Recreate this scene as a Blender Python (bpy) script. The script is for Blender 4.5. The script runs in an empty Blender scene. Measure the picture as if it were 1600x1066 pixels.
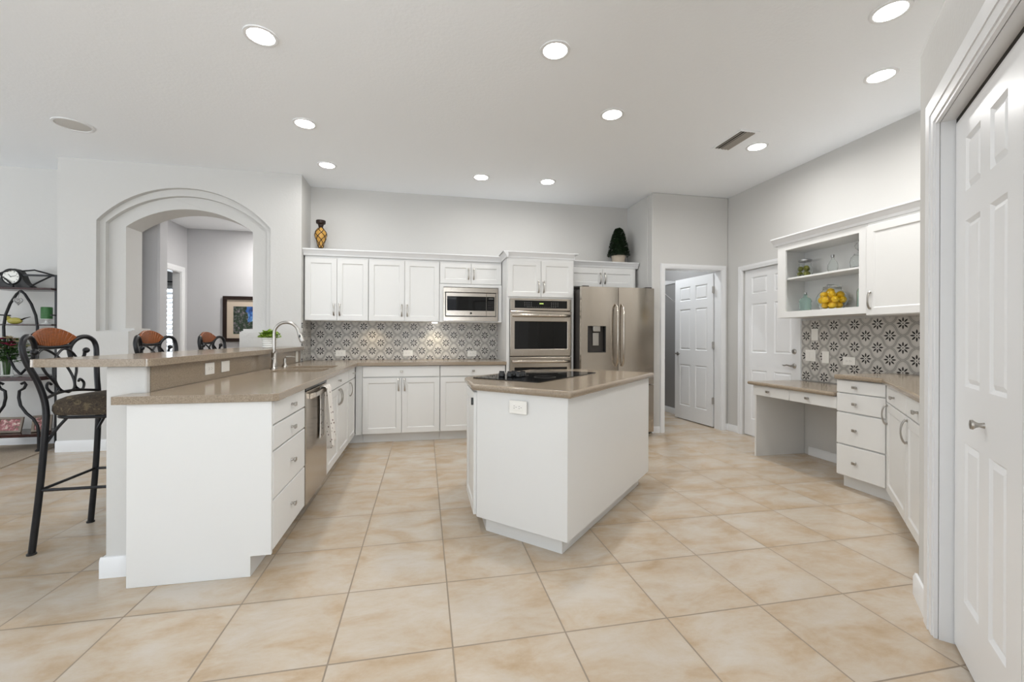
import bpy, bmesh, math, random
from mathutils import Vector, Matrix
random.seed(7)
C = bpy.context.scene.collection
S = bpy.context.scene
PI = math.pi

# ------------------------------------------------------------------ camera
F_PX, YAW, YH, ROLL, CAM_H = 675.0, .2006, 527.7, .0039, 1.19
cd = bpy.data.cameras.new('camera'); cam = bpy.data.objects.new('camera', cd); C.objects.link(cam)
cd.sensor_width = 36; cd.lens = F_PX / 1600 * 36; cd.shift_y = -(533 - YH) / 1600; cd.clip_start = .02
_c, _s = math.cos(YAW), math.sin(YAW)
r_ = Vector((_c, -_s, 0)); w_ = Vector((_s, _c, 0)); u_ = Vector((0, 0, 1))
cr, sr = math.cos(ROLL), math.sin(ROLL)
RR = r_ * cr + u_ * sr; UU = u_ * cr - r_ * sr
cam.matrix_world = Matrix(((RR.x, UU.x, -w_.x, 0), (RR.y, UU.y, -w_.y, 0), (RR.z, UU.z, -w_.z, CAM_H), (0, 0, 0, 1)))
S.camera = cam

# ------------------------------------------------------------------ world, daylight, exposure
wd = bpy.data.worlds.new('daylight_and_fill'); S.world = wd; wd.use_nodes = True
bg = wd.node_tree.nodes['Background']; bg.inputs[0].default_value = (.86, .93, 1.0, 1); bg.inputs[1].default_value = .6
S.view_settings.view_transform = 'Standard'; S.view_settings.look = 'None'
S.view_settings.exposure = 0.40; S.view_settings.gamma = 1.0; S.view_settings.use_curve_mapping = False
LAMP_W = 7.2          # each ceiling downlight
def daylight_and_fill(loc, rot, sx, sy, power, col=(.90, .95, 1.0)):
    d = bpy.data.lights.new('window_and_fill_light', 'AREA'); d.shape = 'RECTANGLE'; d.size = sx; d.size_y = sy
    d.energy = power; d.color = col
    o = bpy.data.objects.new('window_and_fill_light', d); C.objects.link(o); o.location = loc; o.rotation_euler = [math.radians(a) for a in rot]
    return o
# daylight at window openings; the steeply tilted lights are added ceiling uplights
daylight_and_fill((-4.6, -3.95, 1.35), (90, 0, 0), 5.5, 2.3, 3)             # added light at the unseen rear windows
daylight_and_fill((-4.6, -3.95, 1.0), (166, 0, 0), 5.5, 1.6, 95)  # added uplight, unseen, brightens the ceiling
daylight_and_fill((1.4, -3.95, 1.35), (90, 0, 0), 2.9, 2.3, 4)              # added light at the unseen rear door opening
daylight_and_fill((1.4, -3.95, 1.0), (166, 0, 0), 2.9, 1.6, 290)  # added uplight on the right, aimed at the ceiling
daylight_and_fill((-7.95, .6, 1.35), (0, -90, 0), 2.3, 5.9, 12)              # left window wall
daylight_and_fill((-7.95, .6, 1.0), (0, -160, 0), 1.6, 5.9, 150)  # added uplight on the left, aimed at the ceiling
daylight_and_fill((-5.2, 9.76, 1.45), (-90, 0, 0), .95, 1.35, 25)            # window of the far room

# ------------------------------------------------------------------ materials
def lin(c): return tuple((x / 12.92 if x <= .04045 else ((x + .055) / 1.055) ** 2.4) for x in c)
def rgb(r, g, b): return lin((r / 255, g / 255, b / 255)) + (1,)
class E:
    """node expression"""
    def __init__(s, nt, sock): s.nt = nt; s.s = sock
    def _m(s, op, *a):
        n = s.nt.nodes.new('ShaderNodeMath'); n.operation = op
        for i, v in enumerate((s,) + a):
            if isinstance(v, E): s.nt.links.new(v.s, n.inputs[i])
            else: n.inputs[i].default_value = v
        return E(s.nt, n.outputs[0])
    def __add__(s, o): return s._m('ADD', o)
    __radd__ = __add__
    def __sub__(s, o): return s._m('SUBTRACT', o)
    def __mul__(s, o): return s._m('MULTIPLY', o)
    __rmul__ = __mul__
    def __truediv__(s, o): return s._m('DIVIDE', o)
    def lt(s, o): return s._m('LESS_THAN', o)
    def gt(s, o): return s._m('GREATER_THAN', o)
    def abs(s): return s._m('ABSOLUTE')
    def fract(s): return s._m('FRACT')
    def floor(s): return s._m('FLOOR')
    def sin(s): return s._m('SINE')
    def min(s, o): return s._m('MINIMUM', o)
    def max(s, o): return s._m('MAXIMUM', o)
    def sqrt(s): return s._m('SQRT')
    def atan2(s, o): return s._m('ARCTAN2', o)
def mat(name, col=(.8, .8, .8, 1), rough=.5, metal=0.0, **kw):
    m = bpy.data.materials.new(name); m.use_nodes = True; b = m.node_tree.nodes['Principled BSDF']
    b.inputs['Base Color'].default_value = col; b.inputs['Roughness'].default_value = rough; b.inputs['Metallic'].default_value = metal
    for k, v in kw.items():
        b.inputs[{'trans': 'Transmission Weight', 'ior': 'IOR', 'emit': 'Emission Color', 'es': 'Emission Strength', 'spec': 'Specular IOR Level', 'aniso': 'Anisotropic', 'coat': 'Coat Weight', 'alpha': 'Alpha'}[k]].default_value = v
    return m
def coords(m, kind='Object'):
    nt = m.node_tree; tc = nt.nodes.new('ShaderNodeTexCoord'); sp = nt.nodes.new('ShaderNodeSeparateXYZ')
    nt.links.new(tc.outputs[kind], sp.inputs[0])
    return nt, tc.outputs[kind], [E(nt, sp.outputs[i]) for i in range(3)]
def noise(nt, vec, scale, detail=3, rough=.5, dist=0):
    n = nt.nodes.new('ShaderNodeTexNoise'); n.inputs['Scale'].default_value = scale; n.inputs['Detail'].default_value = detail
    n.inputs['Roughness'].default_value = rough; n.inputs['Distortion'].default_value = dist
    if vec is not None: nt.links.new(vec, n.inputs['Vector'])
    return E(nt, n.outputs[0])
def ramp(e, stops):
    n = e.nt.nodes.new('ShaderNodeValToRGB'); cr = n.color_ramp
    while len(cr.elements) < len(stops): cr.elements.new(.5)
    for el, (p, c) in zip(cr.elements, stops): el.position = p; el.color = c
    e.nt.links.new(e.s, n.inputs[0]); return n.outputs[0]
def mix(nt, fac, a, b, blend='MIX'):
    n = nt.nodes.new('ShaderNodeMix'); n.data_type = 'RGBA'; n.blend_type = blend
    for i, v in ((0, fac), (6, a), (7, b)):
        if isinstance(v, E): nt.links.new(v.s, n.inputs[i])
        elif isinstance(v, bpy.types.NodeSocket): nt.links.new(v, n.inputs[i])
        else: n.inputs[i].default_value = v
    return n.outputs[2]
def out(m, sock, inp='Base Color'): m.node_tree.links.new(sock.s if isinstance(sock, E) else sock, m.node_tree.nodes['Principled BSDF'].inputs[inp])
def bump(m, h, strength=.2, dist=.01):
    nt = m.node_tree; b = nt.nodes.new('ShaderNodeBump'); b.inputs['Strength'].default_value = strength; b.inputs['Distance'].default_value = dist
    nt.links.new(h.s, b.inputs['Height']); nt.links.new(b.outputs[0], nt.nodes['Principled BSDF'].inputs['Normal'])

def wallpaint(name, col, scale=60, st=.12, rough=.75):
    m = mat(name, col, rough); nt, v, _ = coords(m); bump(m, noise(nt, v, scale, 3, .6), st, .004); return m
M = {}
M['wall'] = wallpaint('wall_paint', rgb(207, 206, 203), 45, .25)
M['hallwall'] = wallpaint('hall_wall_paint', rgb(196, 196, 198), 45, .2)
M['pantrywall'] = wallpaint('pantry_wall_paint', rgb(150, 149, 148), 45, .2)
M['ceiling'] = wallpaint('ceiling_paint', rgb(247, 250, 253), 42, .35)
M['white'] = mat('white_cabinet_paint', rgb(227, 227, 225), .34)
M['trim'] = mat('white_trim_paint', rgb(234, 235, 236), .3)
M['gap'] = mat('gap_shade_paint', rgb(40, 36, 33), .8)  # shade of narrow gaps and the vent opening as a dark colour
M['plate'] = mat('white_plastic', rgb(240, 238, 232), .35)
M['slot'] = mat('outlet_slot', rgb(50, 48, 46), .6)
M['iron'] = mat('black_iron', rgb(27, 27, 30), .36, .3)
M['nickel'] = mat('brushed_nickel', (.47, .45, .42, 1), .28, 1.0)
M['chrome'] = mat('satin_chrome', (.55, .54, .52, 1), .2, 1.0)
M['blackglass'] = mat('black_glass', (.006, .006, .006, 1), .04, 0, spec=.32)
M['blackplastic'] = mat('black_plastic', (.012, .012, .013, 1), .25)
M['darksteel'] = mat('dark_side_panel', rgb(62, 58, 55), .45, .3)
def brushed():
    m = mat('horizontally_brushed_stainless', (.52, .47, .41, 1), .2, 1.0); nt, v, _ = coords(m)
    mp = nt.nodes.new('ShaderNodeMapping'); mp.inputs['Scale'].default_value = (1.5, 1.5, 420); nt.links.new(v, mp.inputs[0])
    bump(m, noise(nt, mp.outputs[0], 1.0, 2, .5), .35, .0006); return m
M['steelh'] = M['steel'] = M['steelv'] = brushed()
M['sink'] = mat('sink_steel', (.62, .60, .57, 1), .3, 1.0)
# floor tile
def floor_mat():
    m = mat('porcelain_floor_tile', rough=.3); nt, v, (x, y, z) = coords(m)
    T = .4518; u = (x + .3397) / T; w = (y - 1.6677) / T
    eu = (u.fract() - .5).abs(); ew = (w.fract() - .5).abs(); edge = eu.max(ew)
    g = edge.gt(.493)
    wn = nt.nodes.new('ShaderNodeTexWhiteNoise'); wn.noise_dimensions = '2D'
    cb = nt.nodes.new('ShaderNodeCombineXYZ'); nt.links.new(u.floor().s, cb.inputs[0]); nt.links.new(w.floor().s, cb.inputs[1]); nt.links.new(cb.outputs[0], wn.inputs['Vector'])
    idn = E(nt, wn.outputs['Value'])
    va = nt.nodes.new('ShaderNodeVectorMath'); va.operation = 'MULTIPLY_ADD'; nt.links.new(wn.outputs['Color'], va.inputs[0]); va.inputs[1].default_value = (9, 9, 9); nt.links.new(v, va.inputs[2])
    mp = nt.nodes.new('ShaderNodeMapping'); mp.inputs['Scale'].default_value = (1, 1.8, 1); nt.links.new(va.outputs[0], mp.inputs[0])
    n1 = noise(nt, mp.outputs[0], 3.2, 6, .6, .4); n2 = noise(nt, mp.outputs[0], 26, 4, .65); n3 = noise(nt, mp.outputs[0], 120, 2, .6)
    f = n1 * .80 + n2 * .14 + n3 * .05 + (edge - .3) * .16
    col = ramp(f, [(.34, rgb(197, 188, 176)), (.47, rgb(192, 178, 160)), (.58, rgb(186, 166, 141)), (.70, rgb(174, 149, 117))])
    col = mix(nt, (idn - .5) * .12 + .06, col, rgb(178, 163, 145))
    out(m, mix(nt, g, col, rgb(140, 126, 109)))
    out(m, g * .4 + .27, 'Roughness'); bump(m, g * -1.0, .3, .002); return m
M['floor'] = floor_mat()
def granite():
    m = mat('taupe_quartz', rough=.16); nt, v, _ = coords(m)
    n = noise(nt, v, 420, 2, .7); n2 = noise(nt, v, 160, 2, .6)
    out(m, ramp(n * .65 + n2 * .35, [(.34, rgb(118, 104, 88)), (.48, rgb(148, 133, 114)), (.56, rgb(158, 144, 126)), (.70, rgb(184, 172, 155))])); return m
M['granite'] = granite()
def splash(name, ax, cx, cz, p=.2025):
    m = mat(name, rough=.3); nt, v, xyz = coords(m)
    u = (xyz[ax] - cx) / p; w = (xyz[2] - cz) / p; s = u + w; t = u - w; A = .07
    sp = s + (t * (2 * PI)).sin() * A; tp = t + (s * (2 * PI)).sin() * A
    e = (sp.fract() - .5).abs().min((tp.fract() - .5).abs())
    i = (sp + .5).floor(); j = (tp + .5).floor()
    x = u - (i + j) * .5; y = w - (i - j) * .5
    r = (x * x + y * y).sqrt(); th = y.atan2(x) / (PI / 4)
    lat = ((th + .5).fract() - .5).abs() * (PI / 4) * r
    q = (r - .155) / .095; wd_ = (q * q * -1.0 + 1.0) * .035
    petal = lat.lt(wd_); dot = r.lt(.024); star = petal.max(dot)
    col = ramp(e, [(.0, rgb(176, 173, 168)), (.020, rgb(172, 169, 164)), (.028, rgb(140, 137, 133)), (.050, rgb(142, 139, 135)), (.060, rgb(190, 187, 181)), (.2, rgb(206, 203, 197))])
    n = noise(nt, v, 90, 3, .6)
    col = mix(nt, n * .25, col, rgb(140, 136, 130))
    out(m, mix(nt, star, col, rgb(30, 26, 25))); return m
M['splash_back'] = splash('encaustic_tile_back', 0, -1.243, 1.219)
M['splash_side'] = splash('encaustic_tile_side', 1, 5.65 + .1, 1.219)
M['splash_right'] = splash('encaustic_tile_right', 1, 3.768, 1.219, .2045)
def wood(name, a, b, sc=8, rough=.3):
    m = mat(name, rough=rough); nt, v, _ = coords(m)
    mp = nt.nodes.new('ShaderNodeMapping'); mp.inputs['Scale'].default_value = (1, 1, 6); nt.links.new(v, mp.inputs[0])
    out(m, ramp(noise(nt, mp.outputs[0], sc, 5, .6, 1.5), [(.35, a), (.65, b)])); return m
M['cherry'] = wood('cherry_wood', rgb(152, 84, 38), rgb(112, 60, 28), 30)
M['mahogany'] = wood('mahogany_shelf', rgb(62, 28, 24), rgb(40, 18, 16), 10, .2)
def fabric():
    m = mat('seat_brocade', rough=.85); nt, v, _ = coords(m)
    vo = nt.nodes.new('ShaderNodeTexVoronoi'); vo.inputs['Scale'].default_value = 38; nt.links.new(v, vo.inputs['Vector'])
    n = noise(nt, v, 30, 3, .6, 2.5)
    out(m, ramp(n * .7 + E(nt, vo.outputs['Distance']) * .4, [(.38, rgb(34, 27, 22)), (.5, rgb(72, 60, 45)), (.6, rgb(48, 38, 30)), (.72, rgb(96, 84, 62))])); return m
M['fabric'] = fabric()
M['carpet'] = mat('beige_carpet', rgb(176, 160, 142), .95)
nt, v, _ = coords(M['carpet']); n = noise(nt, v, 120, 3, .7); out(M['carpet'], ramp(n, [(.3, rgb(158, 142, 124)), (.7, rgb(190, 175, 156))])); bump(M['carpet'], n, .8, .01)
M['leaf'] = mat('green_leaf', rgb(96, 138, 34), .5); nt, v, _ = coords(M['leaf']); out(M['leaf'], ramp(noise(nt, v, 60, 2), [(.3, rgb(96, 140, 30)), (.7, rgb(176, 202, 84))]))
M['darkleaf'] = mat('dark_boxwood_leaf', rgb(22, 42, 20), .6); nt, v, _ = coords(M['darkleaf']); out(M['darkleaf'], ramp(noise(nt, v, 60, 2), [(.3, rgb(10, 24, 10)), (.7, rgb(34, 62, 28))]))
M['stemleaf'] = mat('bouquet_green', rgb(58, 92, 40), .5)
M['pink'] = mat('pink_petal', rgb(170, 60, 95), .5); M['cream'] = mat('cream_petal', rgb(225, 215, 170), .5)
M['glass'] = mat('clear_glass', (.97, .99, .98, 1), .02, 0, trans=1.0, ior=1.2)
M['greenglass'] = mat('pale_green_glass', (.78, .92, .88, 1), .05, 0, trans=.92, ior=1.25)
M['lemon'] = mat('lemon_skin', rgb(246, 196, 22), .4); nt, v, _ = coords(M['lemon']); bump(M['lemon'], noise(nt, v, 300, 2), .3, .001)
M['olive'] = mat('green_fruit', rgb(122, 124, 46), .4)
M['cream_pot'] = mat('glazed_white_pot', rgb(238, 238, 235), .25)
M['stone_pot'] = mat('stone_pot', rgb(190, 178, 162), .8)
M['tan'] = mat('vase_amber', rgb(196, 150, 70), .3)
M['bronze'] = mat('dark_bronze', rgb(40, 26, 20), .45, .3)
M['candle'] = mat('green_candle', rgb(48, 104, 52), .45); nt, v, (x, y, z) = coords(M['candle']); out(M['candle'], ramp((z * 60).fract(), [(.2, rgb(48, 104, 52)), (.5, rgb(74, 134, 74)), (.8, rgb(44, 92, 46))]))
M['bird'] = mat('yellow_ceramic', rgb(186, 176, 86), .35)
M['face'] = mat('clock_face_white', rgb(236, 236, 230), .4)
M['black'] = mat('matte_black', rgb(24, 23, 23), .5)
M['silver'] = mat('pewter', (.4, .4, .4, 1), .35, 1.0)
M['lens'] = mat('lamp_lens', (1, 1, 1, 1), .4, 0, emit=(1, .97, .92, 1), es=14.0)
M['display'] = mat('clock_display', (0, 0, 0, 1), .4, 0, emit=(.75, 1, .25, 1), es=1.0)
M['legend'] = mat('button_legend', rgb(120, 120, 118), .5)
M['grille'] = mat('speaker_grille', rgb(206, 204, 200), .7)
M['ventdark'] = mat('vent_slats', rgb(165, 160, 152), .5)
M['brick'] = mat('window_glass', (.9, .95, 1, 1), .02, 0, trans=1.0, ior=1.02)
def towel_mat():
    m = mat('printed_tea_towel', rough=.9); nt, v, (x, y, z) = coords(m)
    vo = nt.nodes.new('ShaderNodeTexVoronoi'); vo.inputs['Scale'].default_value = 34; nt.links.new(v, vo.inputs['Vector'])
    out(m, mix(nt, E(nt, vo.outputs['Distance']).lt(.22), rgb(226, 221, 214), rgb(112, 92, 88))); return m
M['towel'] = towel_mat()
def paint_mat(name, stops, sc=6):
    m = mat(name, rough=.4); nt, v, (x, y, z) = coords(m); out(m, ramp(noise(nt, v, sc, 5, .6, .6), stops)); return m
def landscape():
    m = mat('landscape_print', rough=.4); nt, v, (x, y, z) = coords(m)
    n = noise(nt, v, 7, 5, .65, .8)
    sky = ramp(n, [(.35, rgb(30, 46, 92)), (.5, rgb(54, 100, 170)), (.65, rgb(130, 180, 215))])
    land = ramp(noise(nt, v, 16, 4, .7), [(.35, rgb(20, 30, 26)), (.5, rgb(48, 66, 50)), (.62, rgb(120, 110, 120)), (.75, rgb(196, 180, 190))])
    f = (n * .5 + (z - 1.46) * -3.2).gt(.32)
    left = (x * -4.5 - 13.6 + n).gt(.45)
    out(m, mix(nt, f.max(left), sky, land)); return m
M['landscape'] = landscape()
M['mat'] = mat('picture_mat', rgb(196, 182, 165), .7)
M['photo'] = paint_mat('family_photo', [(.35, rgb(70, 90, 60)), (.5, rgb(170, 90, 100)), (.65, rgb(220, 205, 190))], 30)
M['pframe'] = mat('pewter_picture_frame', rgb(120, 108, 96), .4, .4)
M['foil'] = mat('blue_grey_cloth', rgb(150, 165, 190), .8)
M['leaded'] = mat('glass_shelf', (.8, .9, .95, 1), .05, 0, trans=1, ior=1.1)

# ------------------------------------------------------------------ mesh helpers
class MB:
    def __init__(s): s.bm = bmesh.new()
    def _add(s, verts, faces, mtx=None):
        vs = [s.bm.verts.new((mtx @ Vector(v)) if mtx else v) for v in verts]
        for f in faces:
            try: s.bm.faces.new([vs[i] for i in f])
            except ValueError: pass
        return s
    def box(s, x0, x1, y0, y1, z0, z1, mtx=None):
        if x0 > x1: x0, x1 = x1, x0
        if y0 > y1: y0, y1 = y1, y0
        if z0 > z1: z0, z1 = z1, z0
        return s._add([(x0, y0, z0), (x1, y0, z0), (x1, y1, z0), (x0, y1, z0), (x0, y0, z1), (x1, y0, z1), (x1, y1, z1), (x0, y1, z1)],
                      [(0, 3, 2, 1), (4, 5, 6, 7), (0, 1, 5, 4), (1, 2, 6, 5), (2, 3, 7, 6), (3, 0, 4, 7)], mtx)
    def prism(s, pts, a, b, plane='xy', mtx=None):
        """pts 2-D polygon, extruded from a to b. plane 'xy' -> z, 'xz' -> y, 'yz' -> x"""
        def P(p, h): return {'xy': (p[0], p[1], h), 'xz': (p[0], h, p[1]), 'yz': (h, p[0], p[1])}[plane]
        n = len(pts); vs = [P(p, a) for p in pts] + [P(p, b) for p in pts]
        b0 = bmesh.new(); bv = [b0.verts.new(v) for v in vs]
        b0.faces.new(bv[:n]); b0.faces.new(bv[n:][::-1])
        for i in range(n): b0.faces.new([bv[i], bv[n + i], bv[n + (i + 1) % n], bv[(i + 1) % n]])
        b0.normal_update()
        bmesh.ops.triangulate(b0, faces=[f for f in b0.faces if len(f.verts) > 4], quad_method='BEAUTY', ngon_method='EAR_CLIP')
        bmesh.ops.recalc_face_normals(b0, faces=b0.faces)
        s._merge(b0, mtx); return s
    def holed(s, outer, holes, a, b, plane='xy', mtx=None):
        def P(p, h): return {'xy': (p[0], p[1], h), 'xz': (p[0], h, p[1]), 'yz': (h, p[0], p[1])}[plane]
        b0 = bmesh.new()
        for h, loops in ((a, [outer] + holes), (b, [outer] + holes)):
            es = []
            for lp in loops:
                vv = [b0.verts.new(P(p, h)) for p in lp]
                es += [b0.edges.new((vv[i], vv[(i + 1) % len(vv)])) for i in range(len(vv))]
            bmesh.ops.triangle_fill(b0, use_beauty=True, edges=es)
        for lp in [outer] + holes:
            n = len(lp)
            for i in range(n):
                p, q = lp[i], lp[(i + 1) % n]
                vs = [b0.verts.new(P(p, a)), b0.verts.new(P(q, a)), b0.verts.new(P(q, b)), b0.verts.new(P(p, b))]
                b0.faces.new(vs)
        bmesh.ops.remove_doubles(b0, verts=b0.verts, dist=1e-5)
        bmesh.ops.recalc_face_normals(b0, faces=b0.faces)
        s._merge(b0, mtx); return s
    def _merge(s, b0, mtx=None):
        if mtx: bmesh.ops.transform(b0, matrix=mtx, verts=b0.verts)
        me = bpy.data.meshes.new('tmp'); b0.to_mesh(me); b0.free(); s.bm.from_mesh(me); bpy.data.meshes.remove(me)
    def lathe(s, prof, n=24, mtx=None, cx=0, cy=0, sx=1, sy=1, cap=True):
        vs = []; fs = []
        for (r, z) in prof:
            for k in range(n):
                a = 2 * PI * k / n; vs.append((cx + r * sx * math.cos(a), cy + r * sy * math.sin(a), z))
        for i in range(len(prof) - 1):
            for k in range(n): fs.append((i * n + k, i * n + (k + 1) % n, (i + 1) * n + (k + 1) % n, (i + 1) * n + k))
        if cap:
            fs.append(tuple(range(n))[::-1]); fs.append(tuple((len(prof) - 1) * n + k for k in range(n)))
        return s._add(vs, fs, mtx)
    def tube(s, pts, r, n=8, closed=False, mtx=None, flat=None):
        """swept circle; r number or list; flat=(a,b) scales the two section axes"""
        pts = [Vector(p) for p in pts]; N = len(pts); rs = r if isinstance(r, (list, tuple)) else [r] * N
        vs = []; fs = []; prev = None
        for i, p in enumerate(pts):
            if closed: t = pts[(i + 1) % N] - pts[i - 1]
            else: t = pts[min(i + 1, N - 1)] - pts[max(i - 1, 0)]
            t.normalize()
            if prev is None:
                a = Vector((0, 0, 1)) if abs(t.z) < .9 else Vector((1, 0, 0))
                nx = t.cross(a).normalized()
            else: nx = (prev - t * prev.dot(t)).normalized()
            prev = nx; ny = t.cross(nx)
            fa, fb = flat or (1, 1)
            for k in range(n):
                an = 2 * PI * k / n; vs.append(tuple(p + nx * (rs[i] * fa * math.cos(an)) + ny * (rs[i] * fb * math.sin(an))))
        m = N if closed else N - 1
        for i in range(m):
            j = (i + 1) % N
            for k in range(n): fs.append((i * n + k, i * n + (k + 1) % n, j * n + (k + 1) % n, j * n + k))
        if not closed: fs.append(tuple(range(n))[::-1]); fs.append(tuple((N - 1) * n + k for k in range(n)))
        return s._add(vs, fs, mtx)
    def cyl(s, p0, p1, r, n=16, r2=None, mtx=None): return s.tube([p0, p1], [r, r if r2 is None else r2], n, mtx=mtx)
    def ball(s, c, r, n=14, sz=(1, 1, 1), mtx=None):
        b0 = bmesh.new(); bmesh.ops.create_uvsphere(b0, u_segments=n, v_segments=max(6, n // 2 + 1), radius=r)
        bmesh.ops.transform(b0, matrix=Matrix.Translation(c) @ Matrix.Diagonal((*sz, 1)), verts=b0.verts); s._merge(b0, mtx); return s
def smooth(o, ang=40):
    for p in o.data.polygons: p.use_smooth = True
    try: o.data.set_sharp_from_angle(angle=math.radians(ang))
    except Exception: pass
def obj(name, mb, m, parent=None, bevel=0, seg=2, sm=True, label=None, ang=30):
    bm = mb.bm; me = bpy.data.meshes.new(name); bm.normal_update(); bm.to_mesh(me); bm.free()
    o = bpy.data.objects.new(name, me); C.objects.link(o)
    me.materials.append(M[m] if isinstance(m, str) else m)
    if sm: smooth(o)
    if bevel:
        b = o.modifiers.new('bevel', 'BEVEL'); b.width = bevel; b.segments = seg; b.limit_method = 'ANGLE'; b.angle_limit = math.radians(ang); b.harden_normals = False
    if parent: o.parent = parent
    if label: o['label'] = label
    return o
def tag(o, label, cat, group=None):
    o['label'] = label; o['category'] = cat
    if group: o['group'] = group
    return o
def thing(name, label, cat, loc=(0, 0, 0), rz=0, group=None):
    o = bpy.data.objects.new(name, None); o.empty_display_size = .1; C.objects.link(o); o.location = loc; o.rotation_euler = (0, 0, rz)
    return tag(o, label, cat, group)
def struct(name, mb, m, bevel=0, seg=3, parent=None, sm=True):
    o = obj(name, mb, m, parent, bevel, seg, sm)
    if not parent: o['kind'] = 'structure'
    return o
def copy_tree(o, parent=None):
    c = o.copy(); C.objects.link(c)
    if parent: c.parent = parent
    for ch in [x for x in C.objects if x.parent == o]: copy_tree(ch, c)
    return c
R90, RM90, RM135 = PI / 2, -PI / 2, -3 * PI / 4

# ------------------------------------------------------------------ room shell
ZC = 3.02
fl = MB().box(-8.2, 4.6, -4.2, 11.0, -.12, 0); struct('floor', fl, 'floor')
cl = MB().box(-8.2, 4.6, -4.2, 11.0, ZC, ZC + .12); struct('ceiling', cl, 'ceiling')
struct('wall_back', MB().box(-1.36, 2.80, 5.65, 5.80, 0, ZC), 'wall')
# arched wall in three stepped layers, passage cut down to the floor between two ponies
def arc(xl, xr, zs, za, n=28):
    w = xr - xl; h = za - zs; R = (w * w / 4 + h * h) / (2 * h); cx = (xl + xr) / 2; cz = za - R; a = math.asin(w / 2 / R)
    return [(cx + R * math.sin(t), cz + R * math.cos(t)) for t in [a - 2 * a * i / n for i in range(n + 1)]]   # right -> left
def arch_layer(mb, y0, y1, xl, xr, zb, zs, za):
    pts = [(-3.675, 0), (-3.675, ZC), (-1.36, ZC), (-1.36, 0), (-1.99, 0), (-1.99, zb), (xr, zb)] + arc(xl, xr, zs, za) + [(xl, zb), (-3.045, zb), (-3.045, 0)]
    if xr == -1.99: pts.remove((xr, zb))
    mb.prism(pts, y0, y1, 'xz')
aw = MB()
arch_layer(aw, 5.25, 5.30, -3.337, -1.683, 1.24, 2.395, 2.785)
arch_layer(aw, 5.3001, 5.35, -3.285, -1.735, 1.252, 2.385, 2.712)
arch_layer(aw, 5.3501, 5.62, -3.128, -1.893, 1.275, 2.362, 2.583)
aw.box(-1.52, -1.36, 5.6201, 5.80, 0, ZC).box(-3.675, -3.50, 5.6201, 5.659, 0, ZC)
struct('wall_arch', aw, 'wall', .012, 3)
struct('wall_left', MB().box(-8.0, -3.60, 5.66, 5.80, 0, ZC), 'wall')
# half wall under the bar
struct('wall_bar', MB().prism([(-1.54, 2.49), (-1.3665, 2.49), (-1.3665, 2.528), (-1.385, 2.528), (-1.385, 5.249), (-1.54, 5.249)], 0, 1.04), 'wall', .018, 4)
# wall by the refrigerator and wall with pantry doorway
dw = MB()
dw.prism([(2.80, 0), (2.967, 0), (2.967, 2.075), (3.78, 2.075), (3.78, 0), (3.88, 0), (3.88, ZC), (2.80, ZC)], 4.96, 5.08, 'xz')
dw.box(2.80, 2.92, 5.0801, 5.80, 0, ZC)
struct('wall_pantry', dw, 'wall', .012, 3)
rw = MB(); rw.prism([(2.28, 0), (3.87, 0), (3.87, 2.03), (4.69, 2.03), (4.69, 0), (7.2, 0), (7.2, ZC), (2.28, ZC)], 3.88, 4.02, 'yz')
struct('wall_right', rw, 'wall')
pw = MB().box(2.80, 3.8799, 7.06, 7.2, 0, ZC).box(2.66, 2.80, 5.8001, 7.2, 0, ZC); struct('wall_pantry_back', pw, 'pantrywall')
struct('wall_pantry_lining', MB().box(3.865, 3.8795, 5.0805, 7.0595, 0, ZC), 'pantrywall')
# 45 degree closet: local frame x towards the viewer's right, y into the closet
def K(m, k):   # point from along-coordinate m and depth k
    return ((m / .70711 + k) / 2, (m / .70711 - k) / 2)
CM = Matrix.Translation((*K(2.703, .66), 0)) @ Matrix.Rotation(RM135, 4, 'Z')
cw = MB()
cw.prism([(0, 0), (.335, 0), (.335, 2.055), (1.58, 2.055), (1.58, 0), (2.1, 0), (2.1, 2.50), (0, 2.50)], 0, .11, 'xz', CM)
struct('wall_closet', cw, 'wall', .012, 3)
ce = MB().box(0, .11, .1102, .66, 0, 2.50, CM).box(1.99, 2.1, .1102, .66, 0, 2.5, CM)
ce.box(.1102, 1.9898, .1102, .66, 2.42, 2.5, CM)
struct('wall_closet_side', ce, 'wall')
struct('wall_diagonal', MB().box(-1.75, 2.3, .662, .80, 0, ZC, CM), 'wall')
# rear and left walls with window openings (behind the viewer)
wr = MB(); wr.holed([(-8.0, 0), (4.0, 0), (4.0, ZC), (-8.0, ZC)], [[(-7.4, .15), (-1.8, .15), (-1.8, 2.5), (-7.4, 2.5)], [(-.1, .05), (2.9, .05), (2.9, 2.5), (-.1, 2.5)]], -4.12, -4.0, 'xz'); struct('wall_rear', wr, 'wall')
wl = MB(); wl.holed([(-4.12, 0), (8.3, 0), (8.3, ZC), (-4.12, ZC)], [[(-2.4, .05), (3.6, .05), (3.6, 2.5), (-2.4, 2.5)]], -8.12, -8.0, 'yz'); struct('wall_far_left', wl, 'wall')
struct('wall_rear_right', MB().box(3.4, 3.52, -4.0, .2, 0, ZC), 'wall')
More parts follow.
